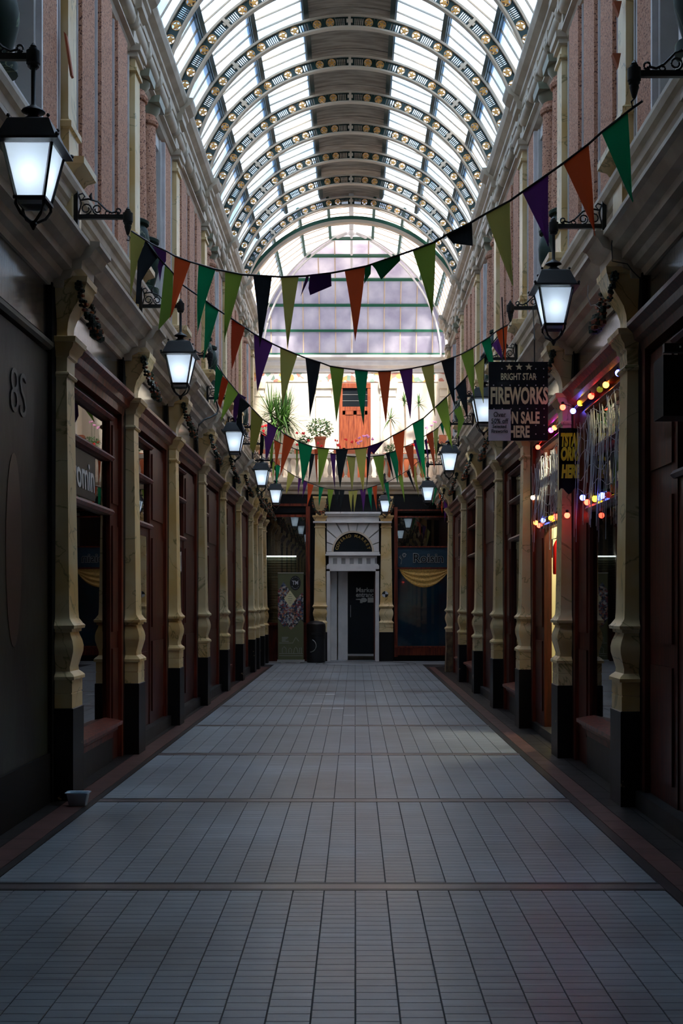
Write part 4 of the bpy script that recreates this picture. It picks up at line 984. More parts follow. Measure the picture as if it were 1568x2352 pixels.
# ------------------------------------------------------------------ bunting
def bunt(name, label, p0, p1, path, flags):
    """p0,p1: plan positions (x,y) of the two hooks; path: picture points of the cord; flags: colour + picture points"""
    X0,Y0 = p0; X1,Y1 = p1
    def t_of(px):
        k = (px-VX)/FPX; den = (X1-X0)-k*(Y1-Y0); return (k*Y0-X0)/den
    def W(px,py,dy=0):
        t = max(-.02,min(1.02,t_of(px))); Y = Y0+(Y1-Y0)*t; X = X0+(X1-X0)*t
        Xp = (px-VX)*Y/FPX
        return Vector((Xp,Y+dy,H+(VY-py)*Y/FPX))
    t = empty(name, W(*path[0]), label=label, cat='bunting', group='strings of halloween bunting')
    pts = []
    for (a,b),(c,d) in zip(path,path[1:]):
        for k in range(4): pts.append(W(a+(c-a)*k/4, b+(d-b)*k/4))
    pts.append(W(*path[-1]))
    ob('cord', MB().tube(pts,.0065,5), M['black'], t)
    for i,fl in enumerate(flags):
        c = fl[0]; P = fl[1:]
        mb = MB(); ph = i*1.7
        if len(P) == 3:
            A,B,C = [W(*q) for q in P]; nr_,nc = 8,4; vs_ = []; fs = []
            for r in range(nr_+1):
                u = r/nr_
                for q in range(nc+1):
                    v = q/nc; p = A.lerp(B,v).lerp(C,u); amp = .018*u*(1-u*.4)
                    p = p+Vector((0,amp*sin(v*5+ph+u*2.5)*1.3,0)); 
                    bow = .006*sin(u*pi)*sin(ph); vs_.append((p.x+bow,p.y,p.z))
            for r in range(nr_):
                for q in range(nc): b = r*(nc+1)+q; fs.append((b,b+1,b+nc+2,b+nc+1))
            mb.add(vs_,fs)
        else:
            pv = [W(q[0],q[1],.012*((k*7+i) % 3-1)) for k,q in enumerate(P)]
            mb.poly([tuple(p) for p in pv],(0,.0015,0))
        ob('pennant', mb, FM[c], t, smooth=True, label={'o':'orange','g':'emerald green','l':'lime green','y':'olive yellow','k':'black','p':'purple','G':'charcoal'}[c]+' pennant')
hl = lambda y: (FL+.02+.385, y); hr_ = lambda y: (FR-.02-.385, y)
bunt('bunting','nearest bunting string crossing from top right to the left bracket', hr_(6.4), hl(8.78),
 [(1475,232),(1443,255),(1382,303),(1351,331),(1293,375),(1258,400),(1199,441),(1171,461),(1115,491),(1083,510),(1024,540),(1000,555),(947,575),(918,585),(842,611),(792,621),(760,627),(700,634),(645,636),(581,632),(557,631),(517,623),(495,619),(456,607),(438,602),(401,588),(382,577),(349,561),(334,551),(302,531)],
 [('g',(1381,305),(1441,253),(1453,464)),('o',(1293,375),(1351,330),(1366,541)),('p',(1199,441),(1259,399),(1259,566)),('y',(1115,492),(1171,461),(1178,656)),('k',(1024,540),(1084,510),(1085,566),(1040,559)),
  ('l',(947,575),(1000,554),(992,727)),('g',(852,608),(918,585),(919,597),(875,644),(862,618)),('g',(838,612),(852,608),(851,630),(836,652)),('o',(791,621),(839,611),(815,785)),
  ('p',(712,632),(760,626),(761,656),(712,679),(708,662)),('p',(703,634),(709,633),(707,647),(690,681),(696,655)),('y',(645,636),(686,634),(660,802)),('k',(581,632),(624,637),(596,798)),('l',(517,623),(557,631),(515,786)),
  ('g',(456,607),(495,619),(453,769)),('o',(401,588),(438,602),(391,729))])
bunt('bunting','second bunting string, from the nearest left bracket to above the fireworks sign', hl(8.78), hr_(11.5),
 [(302,531),(334,552),(362,590),(397,627),(410,648),(440,669),(471,690),(502,713),(532,732),(563,753),(583,767),(626,790),(643,798),(683,815),(701,822),(736,833),(757,841),(790,846),(814,849),(845,852),(868,853),(898,852),(917,850),(947,846),(967,842),(996,836),(1013,830),(1043,820),(1058,814),(1087,798),(1105,786),(1125,773),(1139,761),(1166,746)],
 [('y',(300,533),(334,551),(315,600),(300,684)),('k',(334,553),(362,590),(340,622),(325,645),(320,698),(312,698),(316,600)),('p',(347,562),(382,579),(381,600),(372,612),(368,649),(362,612),(366,592)),('l',(379,611),(397,627),(396,720),(364,759)),('g',(471,690),(502,713),(467,826)),
  ('o',(532,732),(563,753),(532,850),(530,790)),('p',(583,767),(626,790),(591,903)),('y',(643,798),(683,815),(648,934)),('k',(701,821),(736,833),(711,958)),('l',(757,841),(790,846),(772,971)),('g',(814,849),(845,851),(835,979)),
  ('o',(868,854),(898,852),(886,974)),('p',(917,850),(947,846),(942,966)),('y',(967,842),(996,836),(999,956)),('k',(1013,830),(1043,820),(1045,935)),('l',(1058,814),(1087,798),(1089,914)),('g',(1105,785),(1125,773),(1138,885)),('o',(1139,762),(1166,745),(1161,829))])
bunt('bunting','third bunting string, from the left bracket before the yucca up to the right', hl(13.75), hr_(11.5),
 [(500,838),(512,859),(524,875),(547,903),(551,908),(574,932),(577,936),(604,964),(614,970),(637,984),(652,996),(677,1010),(684,1014),(718,1026),(729,1028),(756,1031),(771,1032),(799,1032),(814,1031),(842,1028),(862,1021),(884,1012),(901,1001),(929,987),(947,974),(973,960),(1000,935),(1026,911),(1046,892),(1069,868),(1089,840),(1112,820),(1129,790),(1145,770),(1165,748)],
 [('g',(496,838),(512,860),(500,912),(491,930)),('o',(508,861),(524,875),(513,915),(506,938),(500,925)),('l',(524,876),(547,903),(506,970)),('p',(547,903),(565,913),(548,940),(541,972),(535,955),(537,922)),('k',(551,908),(574,932),(556,948),(556,980),(562,1006),(543,975)),
  ('y',(577,936),(604,964),(592,1010),(582,1042),(574,1028)),('p',(614,970),(637,984),(612,1060)),('o',(652,996),(677,1010),(643,1094)),('g',(684,1014),(718,1026),(694,1114)),('l',(729,1027),(756,1031),(732,1116)),('k',(771,1032),(799,1032),(781,1123)),('y',(814,1031),(842,1028),(834,1131)),
  ('p',(845,1025),(884,1012),(858,1043),(852,1037),(848,1062),(843,1045)),('o',(901,1001),(929,987),(923,1098)),('g',(947,974),(973,960),(978,1106)),('l',(1000,935),(1026,911),(1039,1031)),('k',(1046,892),(1069,868),(1074,966)),('y',(1089,839),(1112,820),(1110,926)),('p',(1129,792),(1147,772),(1156,828))])
bunt('bunting','fourth bunting string, sagging across the balcony planters', hl(19.35), hr_(16.4),
 [(586,986),(600,993),(629,1010),(645,1018),(680,1032),(712,1042),(722,1044),(758,1041),(771,1043),(796,1047),(816,1049),(843,1050),(856,1048),(882,1045),(893,1040),(914,1034),(929,1026),(949,1018),(961,1009),(978,1000),(995,990),(1007,981),(1013,972),(1042,943),(1060,915)],
 [('G',(598,994),(606,1000),(604,1040),(596,1048)),('p',(606,1000),(616,1004),(610,1062)),('o',(629,1010),(645,1018),(634,1073)),('l',(622,1020),(628,1012),(626,1050),(619,1066)),('l',(679,1032),(684,1034),(681,1098)),('k',(710,1042),(722,1045),(708,1111)),('o',(722,1030),(730,1034),(728,1116)),('p',(758,1041),(771,1042),(769,1126)),
  ('y',(796,1047),(816,1050),(808,1131)),('k',(842,1050),(850,1049),(841,1126)),('l',(856,1048),(882,1045),(881,1131)),('k',(885,1041),(894,1038),(905,1106)),('g',(893,1039),(914,1034),(913,1113)),('o',(929,1026),(949,1020),(951,1103)),('p',(949,1012),(961,1006),(968,1078)),('p',(974,1012),(980,1006),(986,1081)),
  ('o',(978,998),(994,988),(998,1080)),('y',(995,990),(1007,982),(1002,1066)),('g',(1010,975),(1020,966),(1019,1000)),('l',(1042,943),(1058,931),(1066,965),(1049,1009),(1052,965))])
bunt('bunting','fifth bunting string, lowest over the market door', hl(23.9), hr_(21.6),
 [(627,1058),(633,1064),(643,1071),(658,1081),(678,1094),(699,1104),(729,1116),(749,1122),(774,1125),(807,1127),(840,1123),(860,1116),(893,1106),(920,1090),(940,1078),(958,1062),(972,1056),(1003,1024)],
 [('l',(625,1060),(631,1062),(626,1111)),('g',(632,1066),(643,1071),(634,1114)),('y',(661,1083),(677,1094),(656,1137)),('p',(685,1098),(692,1101),(684,1141)),('p',(696,1103),(706,1108),(694,1144)),('o',(706,1110),(720,1114),(705,1164)),('g',(732,1118),(743,1120),(732,1166)),('l',(752,1123),(766,1125),(756,1177)),('G',(767,1125),(779,1126),(772,1166)),('G',(779,1126),(791,1126),(782,1180)),
  ('y',(800,1127),(811,1127),(807,1176)),('y',(811,1127),(821,1126),(813,1178)),('p',(826,1125),(840,1123),(834,1176)),('g',(843,1122),(854,1119),(853,1174)),('o',(855,1118),(866,1115),(865,1173)),('g',(882,1109),(892,1106),(895,1166)),('l',(913,1093),(924,1089),(929,1154)),('k',(933,1084),(940,1079),(955,1131)),('y',(944,1076),(954,1068),(962,1141)),('y',(958,1061),(970,1058),(972,1106))])
bunt('bunting','short bunting tail at the far right pilasters', (1.66,24.7), (2.0,25.6),
 [(996,1110),(1004,1123),(1015,1143),(1027,1159),(1036,1177)],
 [('g',(999,1116),(1004,1123),(997,1150),(992,1162)),('o',(1006,1131),(1015,1143),(1015,1182)),('p',(1019,1149),(1027,1159),(1021,1200)),('y',(1030,1167),(1036,1177),(1029,1215))])
# ------------------------------------------------------------------ fireworks sign
YS = 11.0
def S_(x,y): p = PX(x,y,YS); return p.x,p.z
x0,z1 = S_(1122,831); x1,z0 = S_(1258,1012); xm = (x0+x1)/2
t = empty('fireworks_sign', (xm,YS,z0), label='black hanging sign reading BRIGHT STAR FIREWORKS ON SALE HERE', cat='sign')
ob('board', MB().box(x0,x1,YS,YS+.025,z0,z1), M['door'], t)
def st(px,py,s,m,tx,**k): a,b = S_(px,py); text(tx,s,m,t,(a,YS-.004,b),name='lettering',**k)
st(1190,866,.085,M['lettercream'],'BRIGHT STAR',sx=.62,off=.001); st(1191.5,911,.205,M['lettercream'],'FIREWORKS',sx=.47,off=.007)
st(1198,961,.145,M['lettercream'],'ON SALE',sx=.55,off=.005); st(1192,993,.145,M['lettercream'],'HERE',sx=.55,off=.005)
for px in (1169,1191.5,1214):
    a,b = S_(px,843); pts = [((.034 if k % 2 == 0 else .014)*cos(pi/2+k*pi/5)+a,YS-.004,b+(.034 if k % 2 == 0 else .014)*sin(pi/2+k*pi/5)) for k in range(10)]
    ob('star', MB().poly(pts,(0,.004,0)), M['lettercream'], t, smooth=False)
dm = mesh('dot', MB().ball((0,0,0),.006,6,4,(1,.3,1)), M['paper'])
for row in ((847,(1152,1230,1248)),(866,(1152,1230,1248)),(885,(1133,1152,1171,1191,1210,1230,1248)),(939,(1134,1153,1173,1193,1211,1231,1249)),(958,(1230,1249)),(977,(1230,1249)),(997,(1230,1249))):
    for px in row[1]: a,b = S_(px,row[0]); o = ob('dot', dm, None, t); o.location = Vector((a,YS-.003,b))-ORG[t]
ob('hanger', MB().tube([(x0+.12,YS+.01,z1),(x0+.14,YS+.01,z1+.12),(x0+.12,YS+.01,4.17)],.006,5).tube([(x1-.12,YS+.01,z1),(x1-.12,YS+.01,z1+.2),(x1-.1,YS+.25,4.15)],.006,5), M['black'], t)
a0,b1 = S_(1121,941); a1,b0_ = S_(1172,1012.5)
pp = ob('paper_notice', MB().box(a0,a1,YS-.012,YS-.006,b0_,b1), M['paper'], org=((a0+a1)/2,YS,b0_), label='white paper reading Over 50% off Selected Fireworks', cat='notice')
for tx,py,s in (('Over',953,.062),('50% off',968,.06),('Selected',980,.043),('Fireworks',991,.043)):
    a,b = S_(1146.5,py); text(tx,s,M['letterblack'],pp,(a,YS-.014,b),ext=.001,off=.0006,sx=.85)
ob('underline', MB().box(a0+.045,a1-.045,YS-.014,YS-.012,S_(0,957.5)[1]-.001,S_(0,957.5)[1]+.001).box(a0+.025,a1-.025,YS-.014,YS-.012,S_(0,973)[1]-.001,S_(0,973)[1]+.001), M['letterblack'], pp)
# banner around the second right pilaster
YB = 10.88
def B_(x,y): p = PX(x,y,YB); return p.x,p.z
xa,zt_ = B_(1283,982); xb,zb_ = B_(1337,1128)
t = empty('fireworks_banner', (xa,YB,zb_), label='black banner with bold yellow letters wrapped round the second right pilaster', cat='banner')
nx = 10; vs_ = []; 
for i in range(nx+1):
    X = xa+(xb-xa)*i/nx; dy = .02*sin(i*.9)
    vs_ += [(X,YB+dy,zt_-.01*i/nx),(X,YB+dy,zb_+.03*sin(i*1.1))]
ob('cloth', MB().add(vs_,[(2*i,2*i+1,2*i+3,2*i+2) for i in range(nx)]), M['door'], t)
for tx,py in (('TSTAR',1013),('ORKS',1045),('HERE',1085)):
    a,b = B_(1308,py); text(tx,.155,M['letteryellow'],t,(a,YB-.03,b),off=.009,sx=.38 if tx == 'TSTAR' else .44,shear=.15)
# string lights
bulbs = [(1420,856.5,'b'),(1391,884,'o'),(1377,894.5,'y0'),(1357,910,'r'),(1332,926,'y'),(1315.6,944,'b'),(1292,935.5,'r'),(1273,982.6,'o'),(1265,988,'m'),(1235,1027,'r'),(1210.5,1046,'b'),(1223.5,1143,'w'),(1337.7,1143,'b'),(1348,1153.6,'r'),(1366,1145.6,'y'),(1383,1138,'b'),(1396.7,1136.6,'r0'),
         (1302,1183.7,'r'),(1276,1186,'r'),(1265,1190,'y'),(1246.7,1195,'b'),(1230,1200.7,'o'),(1237.7,1207,'r')]
BC = {'b':(.08,.12,1),'o':(1,.25,.04),'y':(1,.62,.02),'r':(1,.04,.02),'m':(.9,.05,.9),'w':(1,.85,.6),'y0':(.3,.28,.02),'r0':(.25,.01,.01)}
BM = {k: mat('bulb_'+k, c, .3, emit=c, estr=(.25 if '0' in k else (7 if k in 'brm' else 4))) for k,c in BC.items()}  # the two dim bulbs still give a faint glow
BN = {'b':'blue','o':'orange','y':'yellow','r':'red','m':'magenta','w':'white','y0':'dim yellow','r0':'dim red'}
def bpos(x,y):
    Y = FPX*1.97/(x-VX) if not 1283 < x < 1322 else 10.86
    return PX(x,y,Y)
for rng,lab in ((bulbs[:11],'upper string of coloured bulbs over the fireworks windows'),(bulbs[11:17],'string of coloured bulbs along the transom of the fireworks window'),(bulbs[17:],'lower string of coloured bulbs by the lit doorway')):
    P = [bpos(x,y) for x,y,c in rng]
    t = empty('string_lights', P[0], label=lab, cat='string lights')
    ob('cable', MB().tube([p+Vector((.012,0,.03)) for p in P],.004,5), M['black'], t)
    for p,(x,y,c) in zip(P,rng):
        b_o = ob('bulb', MB().ball((p.x,p.y,p.z),.026,12,8), BM[c], t, label=BN[c]+' bulb')
        ob('socket', MB().lathe([(.012,.02),(.014,.045),(.008,.05)],tuple(p),8), M['black'], b_o)
# cobweb
random.seed(11)
for (ya,yb,z1_,z0_,lab) in ((8.95,10.8,3.02,1.95,'white artificial cobweb draped over the fireworks window'),(11.5,13.4,2.95,1.9,'white artificial cobweb hanging over the lit doorway bay')):
    m = MB()
    for k in range(60):
        y = random.uniform(ya,yb); zt2 = z1_-random.uniform(0,.15); ln = random.uniform(.25,1.0); x = XS(1,-.1+random.uniform(0,.04)); w2 = random.uniform(-.12,.12)
        pts = [(x+.01*sin(j),y+w2*(j/5)+random.uniform(-.01,.01),zt2-ln*j/5) for j in range(6)]; m.tube(pts, random.uniform(.0015,.004), 3)
    for k in range(5):
        y = ya; pts = []; 
        while y < yb: pts.append((XS(1,-.09),y,z1_-.05-.15*k+.05*sin(y*7+k*2))); y += .18
        m.tube(pts,.0025,3)
    ob('cobweb', m, M['paper'], org=(XS(1,-.1),ya,z0_), label=lab, cat='decoration', kind='stuff')
# window notices
def notice(s,y,z0,z1,w_,d,lab,m='paper',stripes=0):
    o = ob('notice', MB().box(*sorted((XS(s,d),XS(s,d)+s*-.004)),y,y+w_,z0,z1), M[m], org=(XS(s,d),y,z0), label=lab, cat='notice')
    for k in range(stripes):
        zz2 = z0+(z1-z0)*(k+.5)/stripes; ob('photo_print', MB().box(*sorted((XS(s,d)-s*.004,XS(s,d)-s*.006)),y+w_*.2,y+w_*.8,zz2-.03,zz2+.02), M['mosaic'], o)
notice(-1,11.74,.95,1.5,.5,-.12,'white notice with small photos, lowest beside the second left pilaster',stripes=4)
notice(-1,11.74,1.52,2.0,.45,-.12,'blue and grey picture poster beside the second left pilaster','mosaic')
notice(1,8.86,2.05,2.4,.2,-.11,'upper printed sheet beside the nearest right pilaster'); notice(1,8.86,1.62,2.0,.2,-.11,'middle printed sheet beside the nearest right pilaster'); notice(1,8.86,1.2,1.58,.2,-.11,'lowest printed sheet beside the nearest right pilaster')
fe = ob('fire_extinguisher', MB().lathe([(.05,0),(.055,.02),(.055,.3),(.03,.36),(.015,.38),(.015,.42)],(2.22,13.35,1.72),12), M['red'], org=(2.22,13.3,1.7), label='red fire extinguisher on the lit doorway wall', cat='fire extinguisher')
ob('nozzle', MB().tube([(2.22,13.35,2.12),(2.15,13.33,2.1),(2.15,13.33,1.9)],.01,5), M['black'], fe)
# near right hanging box
p0 = PX(1523,790,6.3); p1 = PX(1523,955,6.3)
t = empty('hanging_box_sign', (p0.x,6.3,p1.z), label='plain black hanging sign box at the right edge', cat='sign')
ob('box', MB().box(p0.x,2.0,6.3,6.5,p1.z,p0.z-.055), M['blackgap'], t); ob('top_bar', MB().box(p0.x,2.05,6.28,6.32,p0.z-.045,p0.z), M['black'], t); ob('bolt', MB().ball((p0.x+.08,6.275,p0.z-.02),.006,6,4), M['alu'], t)
# ------------------------------------------------------------------ roller banner and bin
YBn = 28.35
def N_(x,y): p = PX(x,y,YBn); return p.x,p.z
xa,zt_ = N_(638,1317); xb,_ = N_(697,0)
t = empty('roller_banner', ((xa+xb)/2,YBn,0), label='olive roller banner with round TM badge and photo collage', cat='banner')
ob('base', MB().box(xa-.01,xb+.02,YBn-.1,YBn+.1,.015,.07).box(xa+.08,xa+.18,YBn-.14,YBn+.12,0,.02).box(xb-.18,xb-.08,YBn-.14,YBn+.12,0,.02), M['alu'], t, smooth=False)
ob('print', MB().box(xa,xb,YBn,YBn+.003,.07,zt_), M['olivebanner'], t); ob('top_bar', MB().box(xa-.005,xb+.005,YBn-.01,YBn+.015,zt_,zt_+.02), M['alu'], t)
ob('pole', MB().tube([((xa+xb)/2,YBn+.03,.05),((xa+xb)/2,YBn+.03,zt_)],.012,6), M['alu'], t)
def dia(cx,cz,w_,h_,clipx=None):
    P = [(cx-w_,cz),(cx,cz+h_),(cx+w_,cz),(cx,cz-h_)]
    return [(max(xa,min(xb,x)),z) for x,z in P]
def flat(pts,m,name,dy=-.002,**k): return ob(name, MB().poly([(x,YBn+dy,z) for x,z in pts],(0,.0015,0)), m, t, smooth=False, **k)
c1 = N_(651,1384); c2 = N_(666,1405)
def NP(*a): return [N_(x,y) for x,y in a]
flat(NP((638,1358),(651,1336),(665,1357),(652,1375),(666,1395),(680,1375),(696,1360),(697,1430),(690,1422),(682,1435),(667,1447),(660,1436),(651,1441),(638,1420)),M['mosaic'],'photo_collage',label='diamond collage of small photographs')
flat(NP((652,1375),(666,1356),(680,1375),(666,1395)),M['lettercream'],'caption_diamond',dy=-.005)
for k in range(5): a,b = N_(666,1365+k*5); text(['A','TRADING','HOME OF THE','INDEPENDENT','SPIRIT'][k] if False else '',.02,M['letterblack'],t,(a,YBn-.007,b)) if False else ob('caption_line', MB().box(a-.03-.012*(2-abs(k-2)),a+.03+.012*(2-abs(k-2)),YBn-.007,YBn-.006,b-.006,b+.006), M['olive'], t)
bx_,bz_ = N_(678,1339)
flat([(bx_+.125*cos(k*pi/12),bz_+.17*sin(k*pi/12)) for k in range(24)],M['letterblack'],'badge',dy=-.004)
text('TM',.13,M['paper'],t,(bx_,YBn-.008,bz_),off=.003,ext=.001,sx=.8)
for i,ch in enumerate('TRINITY'): a = R(150-20*i); text(ch,.032,M['paper'],t,(bx_+.095*cos(a),YBn-.008,bz_+.135*sin(a)),rot=(pi/2,-(a-pi/2),0),name='letter',ext=.001)
for i,ch in enumerate('MARKET'): a = R(220+20*i); text(ch,.032,M['paper'],t,(bx_+.095*cos(a),YBn-.008,bz_+.135*sin(a)),rot=(pi/2,-(a+pi/2),0),name='letter',ext=.001)
hs = MB(); hy = YBn-.004
def ln(*P): hs.tube([(N_(x,y)[0],hy,N_(x,y)[1]) for x,y in P],.004,4)
ln((641,1477),(672,1477),(679,1464),(686,1473)); ln((641,1501),(695,1501)); ln((641,1506),(695,1506)); ln((648,1500),(648,1490),(652,1485),(657,1490),(657,1500)); ln((663,1500),(663,1491),(666,1488),(669,1491),(669,1500)); ln((674,1500),(676,1490),(679,1486),(682,1490),(684,1500)); ln((687,1500),(688,1488),(692,1488),(692,1500))
ob('line_drawing', hs, M['lettergrey'], t, smooth=False, label='thin line drawing of arcade buildings')
for k,w_ in enumerate((.15,.13,.09,.16)): a,b = N_(647,1464+3*k); ob('caption_line', MB().box(a,a+w_,YBn-.005,YBn-.004,b-.006,b+.006), M['lettergrey'], t)
XB = (725.5-VX)*28.5/FPX; rb = .22
t = empty('litter_bin', (XB,28.5,0), label='black round litter bin with a pale crescent mark', cat='bin')
ob('body', MB().lathe([(rb*.94,0),(rb,.03),(rb,.56),(rb*1.03,.57),(rb*1.03,.6)],(XB,28.5,0),28), M['plasticblack'], t); ob('lid', MB().lathe([(rb*1.01,.6),(rb*1.03,.62),(rb*1.03,.84),(rb*.98,.9),(rb*.7,.955),(rb*.2,.975),(0.001,.976)],(XB,28.5,0),28), M['plasticblack'], t)
ob('crescent', MB().tube([(XB-.14+.15*sin(R(a)),28.5-math.sqrt(max(0,(rb+.004)**2-(-.14+.15*sin(R(a)))**2)),.4+.15*cos(R(a))) for a in range(25,185,10)],.008,5), M['lettergrey'], t, label='pale crescent mark')
ob('flap', MB().box(XB-.1,XB+.12,28.5-rb-.012,28.5-rb+.05,.655,.7), M['black'], t)
# plastic tub
p = PX(169,1850,8.42)
t = empty('plastic_tub', (-1.93,8.5,0), label='small translucent plastic food tub on the floor by the nearest left pilaster', cat='tub')
tb = MB(); 
def rr_(hx,hy,z,r=.02): return [(-1.93+sx*(hx-r)+r*cos(a),8.5+sy*(hy-r)+r*sin(a),z) for sx,sy,a0 in ((1,1,0),(-1,1,90),(-1,-1,180),(1,-1,270)) for a in (R(a0),R(a0+45),R(a0+90))]
tb.loft([rr_(.06,.04,.002),rr_(.075,.052,.085),rr_(.083,.06,.087),rr_(.083,.06,.094),rr_(.072,.05,.092),rr_(.056,.037,.008)])
ob('body', tb, M['tub'], t)
# ------------------------------------------------------------------ balcony plants
random.seed(3)
def yucca(c, n, ln, lab, pot=True, trunk=.3, heads=((0,0),)):
    t = empty('yucca', (c[0],c[1],4.14), label=lab, cat='plant')
    m = MB(); c0_ = Vector(c); c = Vector(c)
    for k in range(n):
        hd_ = heads[k%len(heads)]; c = c0_+Vector((hd_[0],0,hd_[1]))
        az = random.uniform(0,2*pi); el = R(random.uniform(-35,85)); L_ = ln*random.uniform(.7,1.05); d = Vector((cos(az)*cos(el),sin(az)*cos(el)*.4,sin(el))); side = d.cross(Vector((0,0,1))).normalized() if abs(d.z) < .98 else Vector((1,0,0))
        pts = []; 
        for j in range(6):
            u = j/5; p = c+d*L_*u+Vector((0,0,-.28*L_*u*u*(1-max(0,sin(el))*.8))); w_ = .021*(1-u)**.7*(1 if j else .5)+.001
            pts.append((p-side*w_,p+side*w_))
        vs_ = [tuple(q) for pr in pts for q in pr]; m.add(vs_,[(2*j,2*j+1,2*j+3,2*j+2) for j in range(5)])
    c = c0_
    for hd_ in heads:
        if hd_ != (0,0): m.tube([tuple(c+Vector((hd_[0],0,hd_[1]))),(c.x,c.y,c.z-.35)],.02,5)
    ob('foliage', m, M['leaf2'], t, smooth=False, kind='stuff')
    if trunk: ob('trunk', MB().tube([tuple(c),(c.x+.02,c.y,c.z-trunk*.5),(c.x,c.y,4.9 if c.z-trunk > 4.9 else c.z-trunk)],.022,7), M['timber'], t)
    if pot: ob('pot', MB().lathe([(.13,4.14),(.18,4.95),(.2,4.95),(.2,5.03),(.17,5.03),(.16,4.98)],(c.x,c.y,0),16), M['terra'], t)
def U2(x,y,Y=29.75): q = PX(x,y,Y); return (q.x,q.y,q.z)
yucca(U2(636,962),360,.88,'big bushy yucca with dark green sword leaves, left on the balcony',trunk=.5,heads=((0,0),(-.15,.12),(.16,.08),(.1,-.18),(.24,-.1)))
yucca(U2(896,962),34,.42,'lowest of three slim yuccas on the right of the balcony, nearest the door',trunk=.9)
yucca(U2(929,924),26,.3,'middle slim yucca of the three on the balcony',trunk=1.2)
yucca(U2(961,928),30,.32,'right hand slim yucca of the three on the balcony',trunk=1.1)
def bush(c, rad, n, lab, name='potted_bush', leaf='leaf', ls=.03, pot=None, squash=.8):
    t = empty(name, (c[0],c[1],4.14), label=lab, cat='plant'); m = MB(); c = Vector(c)
    for k in range(n):
        v = Vector((random.gauss(0,1),random.gauss(0,1),random.gauss(0,1))).normalized()*random.uniform(.45,1)**.5; p = c+Vector((v.x*rad[0],v.y*rad[1],v.z*rad[2]))
        a = Vector((random.gauss(0,1),random.gauss(0,1),random.gauss(0,1))).normalized(); b = a.cross(v).normalized() if a.cross(v).length > .01 else a; s_ = ls*random.uniform(.6,1.2)
        m.add([tuple(p-a*s_),tuple(p+b*s_*.6),tuple(p+a*s_),tuple(p-b*s_*.6)],[(0,1,2,3)])
    ob('foliage', m, M[leaf], t, smooth=False, kind='stuff')
    if pot: ob('pot', MB().lathe([(pot*.7,c.z-rad[2]-pot*2),(pot,c.z-rad[2]+.02),(pot*1.12,c.z-rad[2]+.02),(pot*1.12,c.z-rad[2]+.07),(pot*.9,c.z-rad[2]+.07)],(c.x,c.y,0),16), M['terra'], t); ob('stem', MB().tube([(c.x,c.y,c.z-rad[2]),(c.x,c.y,c.z)],.015,6), M['timber'], t)
    return t
bush(U2(735,985,29.5),(.33,.28,.27),520,'round leafy bush in a terracotta pot left of the balcony door',pot=.13)
bush(U2(905,1030,29.3),(.26,.15,.13),330,'pale green trailing plant on the balcony rail right of the door','trailing_plant','leaf2',.025)
bush(U2(1000,1015,29.3),(.28,.15,.14),260,'leafy plant at the right end of the balcony rail','trailing_plant','leaf',.028)
bush(U2(700,1010,29.3),(.2,.15,.1),180,'low leafy plant between the yucca and the potted bush','trailing_plant','leaf',.028)
def ger(name, lab, mat_, pts, base):
    t = empty(name, U2(*base,29.25), label=lab, cat='plant'); m = MB(); s_ = MB(); f = MB()
    for x,y in pts:
        q = Vector(U2(x,y,29.1+random.uniform(0,.3)))
        for k in range(7): m.ball(tuple(q+Vector((random.uniform(-.03,.03),random.uniform(-.02,.02),random.uniform(-.022,.022)))),.02,5,3)
        s_.tube([tuple(q),(q.x+random.uniform(-.05,.05),29.25,4.92)],.004,4)
        for k in range(9): a = random.uniform(0,6.3); p = Vector((q.x+random.uniform(-.15,.15),29.2,4.92+random.uniform(0,.12))); f.add([tuple(p),tuple(p+Vector((.04*cos(a),-.01,.04*sin(a)))),tuple(p+Vector((.06*cos(a+.6),0,.06*sin(a+.6))))],[(0,1,2)])
    ob('flowers', m, M[mat_], t, kind='stuff'); ob('stems', s_, M['leaf'], t, kind='stuff'); ob('foliage', f, M['leaf'], t, kind='stuff', smooth=False)
    xs = [q[0] for q in pts]; a = U2(min(xs)-6,0,29.2)[0]; b = U2(max(xs)+6,0,29.2)[0]
    ob('planter', MB().box(a,b,YE-.06,YE+.12,4.94-.0,5.06), M['terra'], t)
ger('red_geranium','red geraniums in a terracotta planter before the big yucca','redflower',[(601,980),(605,990),(610,978),(607,998),(600,1000)],(606,1040))
ger('red_geranium','red geraniums around the foot of the potted bush','redflower',[(682,995),(696,995),(708,1012),(730,1018),(738,1025),(683,1022)],(710,1045))
ger('red_geranium','row of red geraniums in front of the balcony door','redflower',[(772,1012),(775,1022),(778,1025),(794,1010),(808,1015),(816,1012)],(795,1045))
ger('pink_geranium','pink geraniums in front of the balcony door','pinkflower',[(825,1006),(835,1002),(842,1000),(828,1013),(822,1018),(855,1008),(846,1004)],(838,1045))
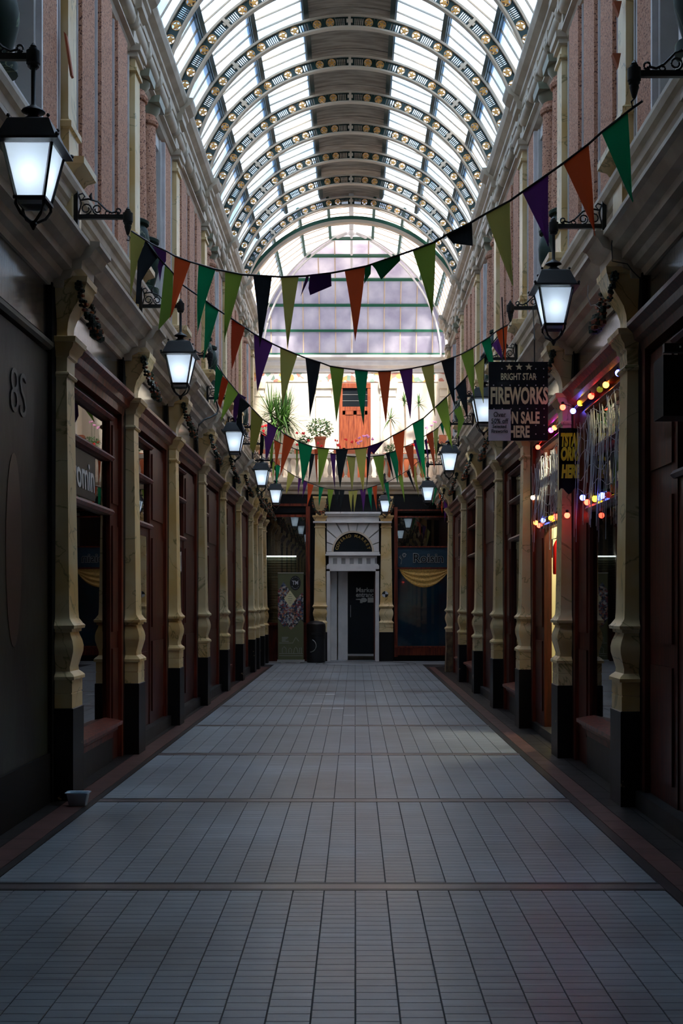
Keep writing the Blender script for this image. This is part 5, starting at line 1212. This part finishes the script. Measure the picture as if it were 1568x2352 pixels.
ger('red_geranium','red geraniums at the right end of the balcony','redflower',[(949,1022),(984,1015),(990,1020)],(970,1045))
ger('pink_geranium','tall pink geraniums at the right end of the balcony','pinkflower',[(980,983),(990,978),(998,970)],(990,1045))
bpl = ob('window_box', MB().box(*sorted((U2(1008,0,28.9)[0],U2(1032,0,28.9)[0])),28.8,29.0,*sorted((U2(0,1000,28.9)[2],U2(0,1018,28.9)[2]))), M['terra'], org=(2.1,28.9,4.9), label='orange planter box at the far right of the balcony', cat='planter')
cb = [PX(x,y,Y) for x,y,Y in ((496,922,15.6),(501,938,15.6),(498,950,15.55),(484,958,15.45),(468,964,15.4),(457,975,15.35),(453,990,15.35),(452,1020,15.4))]
ob('cable', MB().tube(cb,.012,6), M['black'], org=cb[-1], label='thick black cable looping over the left cornice beyond the fourth pilaster', cat='cable')
cb = [PX(x,y,8.7) for x,y in ((1350,655),(1349,680),(1356,702),(1366,700),(1378,708))]
ob('loose_wire', MB().tube(cb,.003,4), M['paper'], org=cb[0], label='thin white loose wire dangling by the nearest right lantern', cat='wire')
cb = [PX(x,y,8.35) for x,y in ((1415,505),(1404,560),(1406,600),(1440,606),(1452,622),(1475,645))]
ob('loose_wire', MB().tube(cb,.004,4), M['black'], org=cb[0], label='thin black wire running over the nearest right console', cat='wire')
pb = [PX(146,72,8.6),PX(152,78,8.6),PX(166,172,8.6),PX(161,174,8.6)]
ob('batten', MB().poly([tuple(p) for p in pb],(0,.05,0)), M['terra'], org=pb[0], label='brown slanting wooden batten on the nearest left upper pilaster', cat='batten')
for (x,y),lb in (((1418,15),'upper'),((1416,135),'lower')):
    p = PX(x,y,8.5); ob('fixing_stub', MB().poly([(p.x-.03,p.y,p.z+.04),(p.x+.03,p.y,p.z+.04),(p.x+.01,p.y,p.z-.06)],(0,.05,0)), M['terra'], org=p, label=lb+' of two rusty stubs on the nearest right upper pilaster', cat='fixing')

ob('wall_near', MB().box(-4.2,4,-3.2,-3,-.1,10.2), M['dark'], kind='structure')  # added dark wall closes the unseen near end, keeping light out from behind
print('objects', len(bpy.data.objects))
